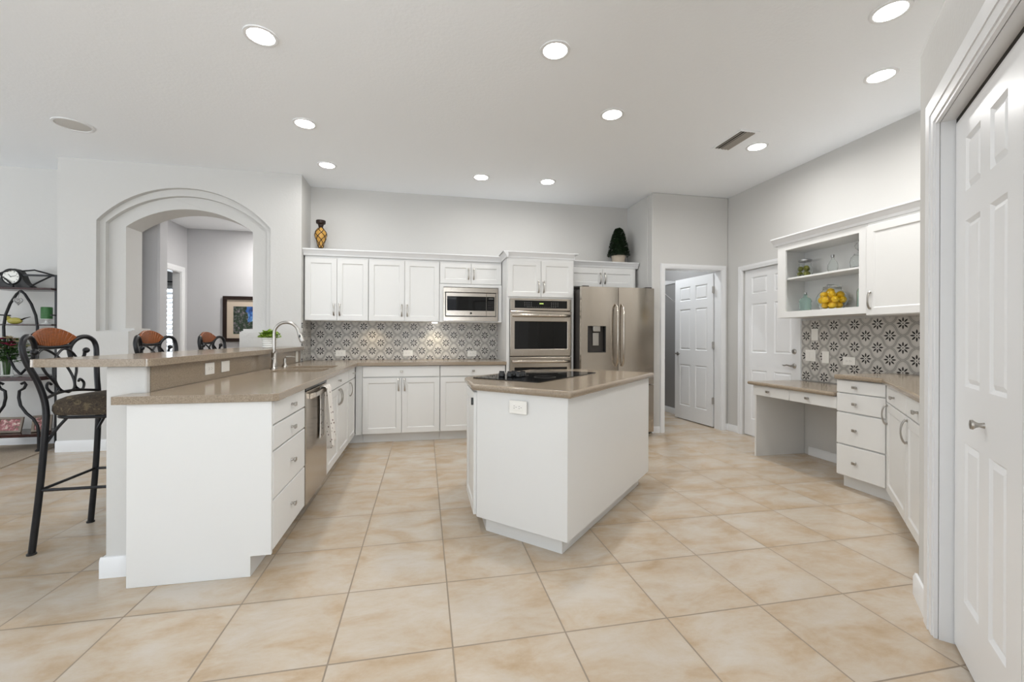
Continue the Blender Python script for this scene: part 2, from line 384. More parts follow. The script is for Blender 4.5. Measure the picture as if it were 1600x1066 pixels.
# hall beyond the arch
hw = MB().box(-3.94, -1.28, 8.27, 8.4, 0, ZC); struct('wall_hall_back', hw, 'hallwall')
struct('wall_hall_right', MB().box(-1.52, -1.38, 5.8005, 8.2695, 0, ZC), 'hallwall')
hl = MB(); hl.prism([(5.8005, 0), (7.22, 0), (7.22, 2.25), (8.08, 2.25), (8.08, 0), (8.4, 0), (8.4, ZC), (5.8005, ZC)], -4.06, -3.94, 'yz'); struct('wall_hall_left', hl, 'hallwall')
struct('wall_hall_stub', MB().box(-3.44, -3.075, 5.84, 6.02, 0, ZC), 'hallwall', .02, 4)
fr = MB(); fr.holed([(-8.0, 0), (-4.06, 0), (-4.06, ZC), (-8.0, ZC)], [[(-5.7, .75), (-4.72, .75), (-4.72, 2.12), (-5.7, 2.12)]], 9.6, 9.72, 'xz')
fr.box(-4.2, -4.06, 8.4005, 9.5995, 0, ZC); struct('wall_study', fr, 'hallwall')

def casing(name, pts, w, mtx, t=.022, parent=None):
    """door casing on local xz plane facing -y; pts = (x0, x1, ztop) of the opening"""
    x0, x1, zt = pts; mb = MB()
    for a, b, d in ((0, w, t * .55), (w * .12, w * .88, t * .8), (w * .45, w * .95, t)):
        mb.prism([(x0 - b, 0), (x0 - a, 0), (x0 - a, zt + a), (x1 + a, zt + a), (x1 + a, 0), (x1 + b, 0), (x1 + b, zt + b), (x0 - b, zt + b)], -d, 0, 'xz', mtx)
    return struct(name, mb, 'trim', 0, 2, parent, sm=False)
casing('trim_1', (2.972, 3.775, 2.07), .062, Matrix.Translation((0, 4.96, 0)))
casing('trim_2', (-4.69, -3.885, 2.028), .062, Matrix.Translation((3.88, 0, 0)) @ Matrix.Rotation(RM90, 4, 'Z'))
casing('trim_3', (.337, 1.578, 2.05), .118, CM)
casing('trim_4', (7.22, 8.08, 2.25), .09, Matrix.Translation((-3.94, 0, 0)) @ Matrix.Rotation(R90, 4, 'Z'))
jm = MB().box(2.967, 2.975, 4.962, 5.078, 0, 2.067).box(3.772, 3.78, 4.962, 5.078, 0, 2.067).box(2.967, 3.78, 4.962, 5.078, 2.067, 2.075); struct('trim_5', jm, 'trim')
jm = MB().box(.335, .342, .002, .108, 0, 2.048, CM).box(1.573, 1.58, .002, .108, 0, 2.048, CM).box(.335, 1.58, .002, .108, 2.048, 2.055, CM); struct('trim_6', jm, 'trim')
jm = MB().box(-4.058, -3.942, 7.22, 7.23, 0, 2.24).box(-4.058, -3.942, 8.07, 8.08, 0, 2.24).box(-4.058, -3.942, 7.22, 8.08, 2.24, 2.25); struct('trim_7', jm, 'trim')
def bboard(name, segs, h=.095):
    mb = MB()
    for (x0, y0), (x1, y1) in segs:
        d = Vector((x1 - x0, y1 - y0)); L = d.length; a = math.atan2(d.y, d.x)
        mt = Matrix.Translation((x0, y0, 0)) @ Matrix.Rotation(a, 4, 'Z')
        mb.prism([(0, 0), (-.016, 0), (-.016, h * .82), (-.009, h), (0, h)], 0, L, 'yz', mt)
    return struct(name, mb, 'trim', 0)
# baseboard sits on the right-hand side (local -y) of each segment's direction
bboard('baseboard_arch', [((-3.675, 5.25), (-3.045, 5.25)), ((-1.99, 5.25), (-1.56, 5.25)), ((-3.675, 5.66), (-3.675, 5.25))], .115)
bboard('baseboard_left', [((-8.0, 5.66), (-3.692, 5.66))], .115)
bboard('baseboard_bar', [((-1.54, 5.24), (-1.54, 2.49)), ((-1.556, 2.49), (-1.385, 2.49))], .1)
bboard('baseboard_pantry', [((2.80, 4.96), (2.906, 4.96)), ((3.84, 4.96), (3.88, 4.96))], .08)
bboard('baseboard_right', [((3.88, 4.944), (3.88, 4.756)), ((3.88, 3.735), (3.88, 2.92))], .085)
_a, _b = K(2.703 - .215, .66), K(2.719, .66)
bboard('baseboard_closet', [(_b, _a)], .1)
bboard('baseboard_inside', [((3.865, 7.05), (3.865, 5.09))], .09)
bboard('baseboard_hall', [((-3.94, 8.27), (-1.52, 8.27))], .11)

# window with plantation shutters in the far room
wn = MB().box(-5.76, -5.68, 9.565, 9.6, .69, 2.18).box(-4.74, -4.66, 9.565, 9.6, .69, 2.18).box(-5.68, -4.74, 9.565, 9.6, .69, .76).box(-5.68, -4.74, 9.565, 9.6, 2.11, 2.18)
win = struct('window_1', wn, 'trim')
lv = MB()
for k in range(15):
    z = .83 + k * .086; mt = Matrix.Translation((0, 9.64, z)) @ Matrix.Rotation(math.radians(38), 4, 'X'); lv.box(-5.66, -4.76, -.040, .040, -.006, .006, mt)
lv.box(-5.22, -5.19, 9.60, 9.62, .8, 2.08)
obj('shutter_louvres', lv, 'trim', win)
obj('window_pane', MB().box(-5.69, -4.73, 9.695, 9.70, .76, 2.11), 'brick', win)
bh = MB()
for k in range(900):
    c = Vector((random.gauss(-4.75, .22), random.uniform(10.3, 10.7), random.uniform(0, 1) ** .8 * 1.32)); a = random.uniform(0, 6.28)
    d = Vector((math.cos(a), math.sin(a), random.uniform(-.4, .6))) * .08; e = Vector((-d.y, d.x, random.uniform(-.05, .05))) * .5
    bh._add([c - e, c + d * .3 + e * .2, c + d, c + e], [(0, 1, 2, 3)])
tag(obj('garden_shrub', bh, 'leaf'), 'green shrub outside the shuttered window seen through the archway', 'shrub')
rd = MB().cyl((-5.9, 9.53, 2.25), (-4.5, 9.53, 2.25), .012); tag(obj('curtain_rod', rd, 'iron'), 'thin dark curtain rod above the shuttered window beyond the arch', 'curtain rod')

# ------------------------------------------------------------------ panel doors
def six_panel(mb, w, h, t, rows, cols, dep=.008, y0=0):
    """slab with raised panels, front face at y0 (facing -y); rows/cols lists of (start,end)"""
    holes = [[(a, c), (b, c), (b, d), (a, d)] for (a, b) in cols for (c, d) in rows]
    mb.holed([(0, 0), (w, 0), (w, h), (0, h)], holes, y0, y0 + .012, 'xz')
    mb.box(0, w, y0 + .012, y0 + t, 0, h)
    for (a, b) in cols:
        for (c, d) in rows:
            i = .030
            v = [(a, y0, c), (b, y0, c), (b, y0, d), (a, y0, d)]
            q = [(a + .012, y0 + .0105, c + .012), (b - .012, y0 + .0105, c + .012), (b - .012, y0 + .0105, d - .012), (a + .012, y0 + .0105, d - .012)]
            p = [(a + i, y0 + .002, c + i), (b - i, y0 + .002, c + i), (b - i, y0 + .002, d - i), (a + i, y0 + .002, d - i)]
            mb._add(v + q + p, [(0, 1, 5, 4), (1, 2, 6, 5), (2, 3, 7, 6), (3, 0, 4, 7), (4, 5, 9, 8), (5, 6, 10, 9), (6, 7, 11, 10), (7, 4, 8, 11), (8, 9, 10, 11)])
ROWS = [(.20, .80), (1.01, 1.60), (1.72, 1.92)]
# pantry door, hinged on the right jamb, opened inwards
DW = .795
mb = MB(); six_panel(mb, DW, 2.045, .035, ROWS, [(.11, .345), (.45, .685)])
pd = struct('door_1', mb, 'trim', sm=False)
pd.matrix_world = Matrix.Translation((3.762, 5.098, .012)) @ Matrix.Rotation(math.radians(-86), 4, 'Z') @ Matrix.Translation((-DW, 0, 0))
def lever(name, parent, loc, rz, d=1, label=None):
    mb = MB().lathe([(.0, 0), (.026, 0), (.026, .006), (.012, .012), (.011, .05), (.0, .05)], 18, Matrix.Rotation(PI / 2, 4, 'X'))
    mb.tube([(0, -.045, 0), (d * .02, -.05, .002), (d * .05, -.05, .008), (d * .08, -.05, 0), (d * .105, -.048, .004)], [.009, .009, .008, .008, .006], 10)
    o = obj(name, mb, 'nickel', parent); o.location = loc; o.rotation_euler = (0, 0, rz); return o
lever('door_handle', pd, (.065, 0, .95), 0, 1)
lever('door_handle', pd, (.065, .035, .95), PI, -1)
for z in (.36, 1.10, 1.835):
    obj('hinge', MB().box(3.735, 3.7715, 5.0785, 5.0805, z - .045, z + .045).cyl((3.757, 5.084, z - .047), (3.757, 5.084, z + .047), .007, 10), 'nickel', pd).matrix_parent_inverse = pd.matrix_world.inverted()
# closed door on the right wall
mb = MB(); six_panel(mb, .806, 2.015, .04, ROWS, [(.11, .35), (.455, .695)])
d2 = struct('door_2', mb, 'trim', sm=False); d2.location = (3.905, 4.683, .012); d2.rotation_euler = (0, 0, RM90)
lever('door_handle', d2, (.735, 0, .885), 0, -1)
obj('deadbolt', MB().lathe([(0, 0), (.028, 0), (.028, .01), (.018, .02), (0, .02)], 18, Matrix.Translation((.735, 0, 1.04)) @ Matrix.Rotation(PI / 2, 4, 'X')), 'nickel', d2)
# bifold closet door
def leaf(name, x0, w):
    mb = MB(); six_panel(mb, w, 2.016, .034, [(.215, .80), (1.005, 1.612), (1.72, 1.918)], [(.117, .272), (.36, .501)], .008)
    d = struct(name, mb, 'trim', sm=False); d.matrix_world = CM @ Matrix.Translation((x0, .044, .012)); return d
l1 = leaf('door_3', .347, .607); l2 = leaf('door_4', .957, .607)
struct('gap_shade_strip', MB().box(.3425, 1.5725, .046, .075, 2.0285, 2.0478, CM).box(.3422, .3465, .05, .075, .01, 2.028, CM), 'gap')  # dark strips painting the shade in the gap around the bifold door
def knob_mb(): return MB().lathe([(.0, 0), (.009, 0), (.0075, .014), (.013, .022), (.0165, .030), (.0145, .036), (0, .037)], 14, Matrix.Rotation(PI / 2, 4, 'X'))
o = obj('door_knob', MB().lathe([(0, 0), (.010, 0), (.007, .012), (.010, .02), (.0165, .027), (.015, .033), (0, .035)], 18, Matrix.Rotation(PI / 2, 4, 'X')), 'nickel', l1); o.location = (.318, 0, .895)
# closet track gap and back so nothing shows through
struct('wall_closet_back', MB().box(.115, 1.985, .60, .64, 0, 2.41, CM), 'wall')

# ------------------------------------------------------------------ cabinets
def shaker(w, h, fw=.058, t=.019):
    """panelled door, local x 0..w, z 0..h, back at y=0, front at y=-t"""
    mb = MB(); mb.holed([(0, 0), (w, 0), (w, h), (0, h)], [[(fw, fw), (w - fw, fw), (w - fw, h - fw), (fw, h - fw)]], -t, 0, 'xz')
    i = fw; j = fw + .007; yb = -t + .008
    mb._add([(i, -t + .001, i), (w - i, -t + .001, i), (w - i, -t + .001, h - i), (i, -t + .001, h - i), (j, yb, j), (w - j, yb, j), (w - j, yb, h - j), (j, yb, h - j)],
            [(0, 1, 5, 4), (1, 2, 6, 5), (2, 3, 7, 6), (3, 0, 4, 7), (4, 5, 6, 7)])
    return mb
def slabfront(w, h, t=.019): return MB().box(0, w, -t, 0, 0, h)
def door(parent, x, z, w, h, name='door', y=0):
    o = obj(name, shaker(w, h), 'white', parent, .0022, 2, sm=False); o.location = (x, y, z); return o
def drawer(parent, x, z, w, h, y=0):
    o = obj('drawer', slabfront(w, h), 'white', parent, .004, 2, sm=False); o.location = (x, y, z); return o
def pull(parent, x, z, L=.14, horiz=False):
    """arched bow handle, vertical"""
    pts = []
    for k in range(13):
        t = k / 12; pts.append((0, -.019 - .008 - .022 * math.sin(PI * t) ** .6, (t - .5) * L))
    mb = MB().tube(pts, [.0052 + .002 * abs(math.cos(PI * k / 12)) for k in range(13)], 8, flat=(1.25, .8))
    for s in (-1, 1):
        mb.cyl((0, -.019, s * (L / 2 - .006)), (0, -.032, s * (L / 2 - .006)), .0062, 10)
        mb.ball((0, -.021, s * (L / 2 - .006)), .009, 10, (1, .35, 1))
    if horiz: bmesh.ops.rotate(mb.bm, cent=(0, 0, 0), matrix=Matrix.Rotation(PI / 2, 3, 'Y'), verts=mb.bm.verts)
    o = obj('handle', mb, 'nickel', parent); o.location = (x, 0, z); return o
KNOB = None
def knob(parent, x, z, y=-.019):
    mb = MB().lathe([(.0, 0), (.008, 0), (.006, .012), (.010, .018)], 12, Matrix.Rotation(PI / 2, 4, 'X'), cap=True)
    mb.prism([(-.016, -.011), (.016, -.011), (.016, .011), (-.016, .011)], -.018, -.028, 'xz')
    o = obj('knob', mb, 'nickel', parent, .003, 2); o.location = (x, y, z); return o
def carcass(parent, w, d, h, toe=.10, td=.075, y0=0, m='white', notch=True):
    pts = [(y0 + td, 0), (d, 0), (d, h), (y0, h), (y0, toe), (y0 + td, toe)] if notch else [(y0, 0), (d, 0), (d, h), (y0, h)]
    return obj('cabinet_body', MB().prism(pts, .0005, w - .0005, 'yz'), m, parent, sm=False)
ZT = .867     # top of base cabinet bodies
# --- peninsula, local x = +Y, y = -X ; front of doors at X = -.745
def pen(name, label, cat, y): return thing(name, label, cat, (-.764, y, 0), R90)
t = pen('drawer_cabinet', 'white four-drawer base cabinet at the near end of the peninsula with a plain end panel', 'cabinet', 2.372)
carcass(t, .606, .608, ZT)
obj('end_panel', MB().prism([(-.019, .10), (-.019, ZT), (.608, ZT), (.608, 0), (.075, 0), (.075, .10)], -.018, 0, 'yz'), 'white', t, .0015, 1, sm=False)
for z0, z1 in ((.745, .862), (.613, .737), (.366, .605), (.11, .358)):
    d = drawer(t, .012, z0, .585, z1 - z0); knob(d, .30, (z1 - z0) / 2)
t = pen('sink_cabinet', 'white two-door sink base cabinet just beyond the dishwasher, below the faucet', 'cabinet', 3.60)
carcass(t, 1.008, .608, ZT - .19); obj('face_frame', MB().box(.0005, 1.0075, 0, .018, ZT - .19, ZT), 'white', t, sm=False)
d = drawer(t, .008, .745, .99, .117); knob(d, .46, .058)
d = door(t, .008, .11, .49, .627); pull(d, .462, .545)
d = door(t, .504, .11, .494, .627); pull(d, .03, .545)
t = pen('corner_cabinet', 'narrow white base cabinet in the inner corner, one drawer above one door', 'cabinet', 4.61)
carcass(t, .43, .608, ZT)
d = drawer(t, .008, .745, .385, .117); knob(d, .24, .058)
d = door(t, .008, .11, .385, .627); pull(d, .035, .545)
# dishwasher
t = pen('dishwasher', 'stainless steel built-in dishwasher in the peninsula with a towel over its handle', 'dishwasher', 2.982)
obj('tub', MB().box(.004, .612, .01, .58, .10, .862), 'darksteel', t, sm=False)
obj('toe_kick', MB().box(.004, .612, .07, .09, 0, .10), 'darksteel', t, sm=False)
obj('door', MB().box(.006, .61, -.022, .009, .10, .835), 'steelv', t, .004, 2, sm=False)
obj('control_strip', MB().box(.006, .61, -.019, .009, .838, .860), 'blackplastic', t, .002, 1, sm=False)
obj('handle', MB().prism([(-.022, .775), (-.03, .775), (-.062, .79), (-.064, .82), (-.05, .823), (-.022, .812)], .09, .53, 'yz'), 'steel', t, .004, 2, sm=False)
def towel():
    mb = MB(); N = 28; Z = 18; x0, x1 = .33, .50
    def row(front, k):
        t_ = k / Z; vs = []
        for i in range(N + 1):
            q = i / N; w = 1 - .12 * math.sin(PI * t_)
            x = (x0 + x1) / 2 + (q - .5) * (x1 - x0) * w
            fold = math.sin(q * 17 + 1) * (.006 + .016 * t_)
            y = (-.074 - .022 * t_ - fold) if front else (-.033 - .003 * math.sin(q * 12))
            z = .815 - t_ * ((.42 + .02 * math.sin(q * 6)) if front else .36)
            vs.append((x, y, z))
        return vs
    rows = [row(0, k) for k in range(Z, -1, -1)] + [[(x0 + (x1 - x0) * i / N, yy, zz) for i in range(N + 1)] for yy, zz in ((-.036, .828), (-.052, .834), (-.068, .828))] + [row(1, k) for k in range(Z + 1)]
    vs = [v for r in rows for v in r]; fs = [(r * (N + 1) + i, r * (N + 1) + i + 1, (r + 1) * (N + 1) + i + 1, (r + 1) * (N + 1) + i) for r in range(len(rows) - 1) for i in range(N)]
    mb._add(vs, fs); return mb
tw = obj('tea_towel', towel(), 'towel'); s_ = tw.modifiers.new('thick', 'SOLIDIFY'); s_.thickness = .002
tw.location = (-.764, 2.982, 0); tw.rotation_euler = (0, 0, R90); tag(tw, 'white dish towel with small dark print hanging over the dishwasher handle', 'towel')
# --- back run, front of doors at Y = 5.03
def back(name, label, cat, x, y=5.049): return thing(name, label, cat, (x, y, 0), 0)
t = back('corner_filler', 'narrow plain white filler panel in the inner corner of the base cabinets', 'panel', -.744)
obj('panel', MB().box(.0, .07, 0, .02, .10, ZT), 'white', t, sm=False); obj('toe_kick', MB().box(-.09, .07, .06, .08, 0, .10), 'white', t, sm=False)
t = back('base_cabinet', 'white one-drawer two-door base cabinet on the back wall, fully visible left of the island', 'cabinet', -.672)
carcass(t, .852, .595, ZT, td=.06)
d = drawer(t, .004, .743, .842, .121); knob(d, .421, .06)
d = door(t, .004, .11, .419, .622); pull(d, .388, .545)
d = door(t, .427, .11, .419, .622); pull(d, .032, .545)
t = back('base_cabinet', 'white base cabinet on the back wall half hidden behind the island', 'cabinet', .181)
carcass(t, .765, .595, ZT, td=.06)
d = drawer(t, .004, .743, .755, .121); knob(d, .378, .06)
d = door(t, .004, .11, .375, .622); pull(d, .344, .545)
d = door(t, .383, .11, .375, .622); pull(d, .032, .545)
# --- countertops
def csl(name, outer, holes, z1, th, label, cat='countertop'):
    o = obj(name, MB().holed(outer, holes, z1 - th, z1), 'granite', bevel=.0175, seg=5, ang=60); return tag(o, label, cat)
def rrect(x0, x1, y0, y1, r, n=5):
    p = []
    for cx, cy, a in ((x1 - r, y0 + r, -90), (x1 - r, y1 - r, 0), (x0 + r, y1 - r, 90), (x0 + r, y0 + r, 180)):
        for k in range(n + 1): an = math.radians(a + 90 * k / n); p.append((cx + r * math.cos(an), cy + r * math.sin(an)))
    return p
CT = .907
hole1 = rrect(-1.235, -.825, 3.75, 4.13, .06); hole2 = rrect(-1.235, -.825, 4.165, 4.54, .06)
csl('kitchen_countertop', [(-1.425, 2.335), (-.735, 2.335), (-.712, 2.36), (-.712, 5.0), (.953, 5.0), (.953, 5.648), (-1.358, 5.648), (-1.358, 5.2), (-1.364, 5.2), (-1.364, 2.485), (-1.425, 2.485)], [hole1, hole2], CT, .038,
    'taupe quartz countertop running along the peninsula and the back wall around the sink')
sk = thing('kitchen_sink', 'double-bowl stainless undermount sink in the peninsula countertop', 'sink', (-1.03, 4.147, .68))
for (y0, y1) in ((3.755, 4.125), (4.17, 4.535)):
    i = [(x + 1.03, y - 4.147) for x, y in rrect(-1.24, -.82, y0 - .005, y1 + .005, .06)]; n = len(i); mb = MB()
    inn = [(x * .93, (y - (y0 + y1) / 2 + 4.147) * .93 + (y0 + y1) / 2 - 4.147) for x, y in i]
    vs = [(x, y, .188) for x, y in i] + [(x, y, .02) for x, y in inn]
    mb._add(vs, [(k, (k + 1) % n, n + (k + 1) % n, n + k) for k in range(n)] + [tuple(n + k for k in range(n))])
    o = obj('bowl', mb, 'sink', sk); s2 = o.modifiers.new('t', 'SOLIDIFY'); s2.thickness = .002
    obj('drain', MB().lathe([(0, .021), (.04, .021), (.042, .025), (.03, .026), (0, .023)], 20, cx=0, cy=(y0 + y1) / 2 - 4.147), 'chrome', sk)
# faucet
fx, fy = -1.29, 4.13
fc = thing('kitchen_faucet', 'tall gooseneck pull-down faucet behind the sink', 'faucet', (fx, fy, CT))
obj('base', MB().lathe([(0, 0), (.030, 0), (.030, .008), (.024, .014), (.024, .06), (.021, .065), (.022, .15), (.018, .16), (0, .16)], 24), 'nickel', fc)
sp = [(0, 0, .15), (0, 0, .24), (0, 0, .30)] + [(.10 - .10 * math.cos(math.radians(a)), 0, .31 + .10 * math.sin(math.radians(a))) for a in range(0, 166, 11)]
obj('spout', MB().tube(sp, .0135, 12), 'nickel', fc)
e0 = Vector(sp[-1]); ed = (Vector(sp[-1]) - Vector(sp[-2])).normalized()
obj('spray_head', MB().tube([e0 - ed * .005, e0 + ed * .02, e0 + ed * .075, e0 + ed * .10], [.014, .016, .022, .022], 14), 'nickel', fc)
obj('spray_button', MB().box(-.006, .006, -.026, -.016, -.012, .012, Matrix.Translation(e0 + ed * .05)), 'blackplastic', fc, .002)
obj('lever', MB().cyl((0, 0, .09), (.0, -.045, .095), .009, 10).tube([(0, -.04, .095), (.01, -.05, .13), (.03, -.055, .16)], [.007, .006, .005], 8), 'nickel', fc)
sd = thing('soap_dispenser', 'small soap dispenser pump to the right of the tall faucet', 'soap dispenser', (-1.29, 4.43, CT))
obj('collar', MB().lathe([(0, 0), (.028, 0), (.028, .006), (.016, .02), (.013, .055), (.015, .07), (.010, .078), (0, .08)], 18), 'nickel', sd)
obj('spout', MB().tube([(0, 0, .075), (.01, 0, .092), (.05, .02, .094), (.085, .03, .088)], [.006, .007, .005, .004], 8), 'nickel', sd)
# bar ledge
bp = [(-1.325, 2.44)] ; bp = rrect(-1.83, -1.322, 2.44, 5.246, .03)
tag(obj('bar_countertop', MB().prism(bp, 1.0405, 1.078), 'granite', bevel=.0175, seg=5, ang=60), 'raised taupe quartz bar top along the left side of the peninsula', 'countertop')
tag(obj('bar_backsplash', MB().box(-1.384, -1.3645, 2.5285, 5.246, CT + .0005, 1.0395), 'granite'), 'taupe quartz splash strip between the countertop and the raised bar', 'backsplash')
# tile splashes
def splash_obj(x0, x1, y0, y1, z0, z1, m, label): tag(obj('tile_backsplash', MB().box(x0, x1, y0, y1, z0, z1), m), label, 'backsplash')
splash_obj(-1.348, .953, 5.638, 5.6495, CT + .001, 1.378, 'splash_back', 'grey star-patterned cement tile backsplash on the back wall above the long countertop')
splash_obj(-1.3595, -1.349, 5.262, 5.637, CT + .001, 1.378, 'splash_side', 'narrow side strip of grey patterned tile at the left corner beside the bar')
splash_obj(3.868, 3.8795, 2.295, 3.835, .765, 1.378, 'splash_right', 'grey star-patterned cement tile backsplash above the desk on the right wall')

# --- wall cabinets, front of doors Y = 5.32
def upper(name, label, x, w, z0, z1, y=5.339, d=.308, ncol=2, ph=None, frame=.0):
    t = thing(name, label, 'cabinet', (x, y, z0))
    obj('cabinet_body', MB().box(.0005, w - .0005, 0, d, 0, z1 - z0), 'white', t, sm=False)
    H = z1 - z0; g = .004; dwid = (w - 2 * frame - g * (ncol + 1)) / ncol
    for k in range(ncol):
        dd = door(t, frame + g + k * (dwid + g), .006, dwid, H - .03)
        px = dwid - .03 if k == 0 else .03
        pull(dd, px, .125 if ph is None else ph)
    return t
UZ0, UZ1 = 1.378, 2.125
upper('wall_cabinet', 'white two-door wall cabinet at the left end of the back wall, beside the arch wall', -1.345, .70, UZ0, UZ1)
upper('wall_cabinet', 'white two-door wall cabinet between the leftmost wall cabinet and the microwave', -.644, .825, UZ0, UZ1)
upper('wall_cabinet', 'short white two-door wall cabinet directly above the microwave', .182, .765, 1.842, UZ1, ph=.125)
# microwave surround
ms = thing('microwave_shelf', 'white open cabinet box surrounding the built-in microwave', 'cabinet', (.182, 5.32, UZ0))
obj('cabinet_body', MB().holed([(0, 0), (.765, 0), (.765, .463), (0, .463)], [[(.045, .02), (.725, .02), (.725, .43), (.045, .43)]], .0, .02, 'xz').box(0, .765, .3, .325, 0, .463).box(0, .03, .02, .3, 0, .463).box(.74, .765, .02, .3, 0, .463).box(.03, .74, .02, .3, 0, .015), 'white', ms, sm=False)
mw = thing('microwave', 'stainless steel built-in microwave with a dark glass window', 'microwave', (.226, 5.31, 1.39))
obj('trim_frame', MB().holed([(0, 0), (.672, 0), (.672, .41), (0, .41)], [[(.022, .055), (.650, .055), (.650, .352), (.022, .352)]], -.012, .006, 'xz'), 'steel', mw, .003, 2, sm=False)
obj('housing', MB().box(.024, .648, .008, .27, .057, .350), 'blackplastic', mw)
mdoor = obj('door', MB().holed([(.032, .065), (.525, .065), (.525, .343), (.032, .343)], [[(.046, .128), (.524, .128), (.524, .302), (.046, .302)]], -.016, .0075, 'xz'), 'steel', mw, .0015, 1, sm=False)
obj('window', MB().box(.046, .524, -.010, .007, .128, .302), 'blackglass', mdoor)
obj('badge', MB().cyl((.335, -.016, .097), (.335, -.0185, .097), .013, 18), 'darksteel', mdoor)
pnl = obj('control_panel', MB().holed([(.528, .065), (.640, .065), (.640, .343), (.528, .343)], [[(.5285, .128), (.628, .128), (.628, .302), (.5285, .302)]], -.016, .0075, 'xz'), 'steel', mw, .0015, 1, sm=False)
obj('keypad', MB().box(.5285, .628, -.010, .007, .128, .302), 'blackglass', pnl)
obj('display', MB().box(.555, .612, -.0112, -.0102, .276, .282), 'legend', pnl)
bt = MB()
for r in range(5):
    for c in range(3): bt.box(.548 + c * .024, .562 + c * .024, -.0108, -.0102, .15 + r * .022, .156 + r * .022)
obj('buttons', bt, 'darksteel', pnl)
obj('open_button', MB().box(.558, .612, -.0185, -.0162, .09, .106), 'steel', pnl, .001)
# crown mouldings
def crown_prof(o=0): return [(0, 0), (-.006, 0), (-.012, .022), (-.034, .052), (-.046, .062), (-.046, .075), (0, .075)]
def crown(name, label, x0, x1, y, z, ret=None, top_to=5.648, cat='crown moulding', parent=None):
    mb = MB().prism([(y + a, z + b) for a, b in crown_prof()] + [(top_to, z + .075), (top_to, z)], x0, x1, 'yz')
    o = obj(name, mb, 'trim', parent, .002, 1, sm=False)
    return tag(o, label, cat) if not parent else o
crown('crown_moulding', 'long white crown moulding along the top of the left wall cabinets, under the vase', -1.358, .944, 5.322, UZ1 + .0005)
# --- oven tower
ot = thing('oven_cabinet', 'tall white cabinet housing the double wall oven with two doors above', 'cabinet', (.9535, 5.019, 0))
W = .832
obj('cabinet_body', MB().holed([(0, 0), (W, 0), (W, 2.135), (0, 2.135)], [[(.035, .36), (W - .035, .36), (W - .035, 1.655), (.035, 1.655)]], 0, .02, 'xz').box(0, .019, .02, .62, 0, 2.135).box(W - .019, W, .02, .62, 0, 2.135).box(.019, W - .019, .6, .62, 0, 2.135).box(.019, W - .019, .02, .6, 2.11, 2.135), 'white', ot, sm=False)
hw_ = (W - .03) / 2
for k in range(2):
    dd = door(ot, .012 + k * (hw_ + .004), 1.677, hw_, .43); pull(dd, hw_ - .03 if k == 0 else .03, .12)
d = drawer(ot, .012, .11, W - .024, .24); knob(d, .2, .12); knob(d, .6, .12)
cm = MB(); z = 2.1355
a = crown_prof(); cm.prism([(p, z + q) for p, q in a] + [(.62, z + .075), (.62, z)], 0, W, 'yz')
cm.prism([(-.0 + p, z + q) for p, q in a] + [(.012, z + .075), (.012, z)], 0, .33, 'yz', Matrix.Translation((0, -.045, 0)) @ Matrix.Rotation(RM90, 4, 'Z') @ Matrix.Translation((-.33, 0, 0)))
cm.box(-.046, .0, -.046, .29, z + .062, z + .075).box(W, W + .046, -.046, .23, z + .062, z + .075).box(-.012, 0, -.012, .285, z, z + .062).box(W, W + .012, -.012, .23, z, z + .062)
obj('crown', cm, 'trim', ot, .001, 1, sm=False)
wo = thing('double_wall_oven', 'stainless steel double wall oven with black glass windows', 'oven', (.992, 5.015, .365))
ow = .757
obj('housing', MB().box(.005, ow - .005, .006, .55, .0, 1.284), 'blackplastic', wo)
cp = obj('control_panel', MB().box(0, ow, -.022, .005, 1.15, 1.292), 'steel', wo, .004, 2, sm=False)
obj('glass', MB().box(.055, ow - .055, -.0245, -.0215, 1.177, 1.268), 'blackglass', cp, .001)
dg = MB()
for k, x in enumerate((.358, .370, .383, .395)): dg.box(x, x + .008, -.0262, -.0248, 1.226, 1.239)
obj('clock_digits', dg, 'display', cp)
bt = MB()
for r in range(3):
    for c in range(4):
        for x in (.17, .50): bt.box(x + c * .026, x + c * .026 + .012, -.0258, -.0248, 1.20 + r * .02, 1.205 + r * .02)
for c in range(14): bt.box(.21 + c * .026, .22 + c * .026, -.0258, -.0248, 1.188, 1.192)
obj('buttons', bt, 'legend', cp)
def oven_door(z0, z1):
    H = z1 - z0
    dr = obj('oven_door', MB().holed([(0, z0), (ow, z0), (ow, z1), (0, z1)], [rr_ for rr_ in [[(.055, z0 + .085), (ow - .055, z0 + .085), (ow - .055, z1 - .125), (.055, z1 - .125)]]], -.03, .004, 'xz'), 'steel', wo, .005, 2, sm=False)
    obj('window', MB().box(.0555, ow - .0555, -.026, .003, z0 + .0855, z1 - .1255), 'blackglass', dr)
    pts = [(.025 + (ow - .05) * k / 16, -.05 - .026 * math.sin(PI * k / 16) ** .5, z1 - .055) for k in range(17)]
    h = MB().tube(pts, [.013] + [.016] * 15 + [.013], 12, flat=(.9, 1.15))
    for x in (.03, ow - .03): h.box(x - .012, x + .012, -.055, -.03, z1 - .066, z1 - .044)
    obj('handle', h, 'steel', dr)
oven_door(.606, 1.143); oven_door(.05, .597)
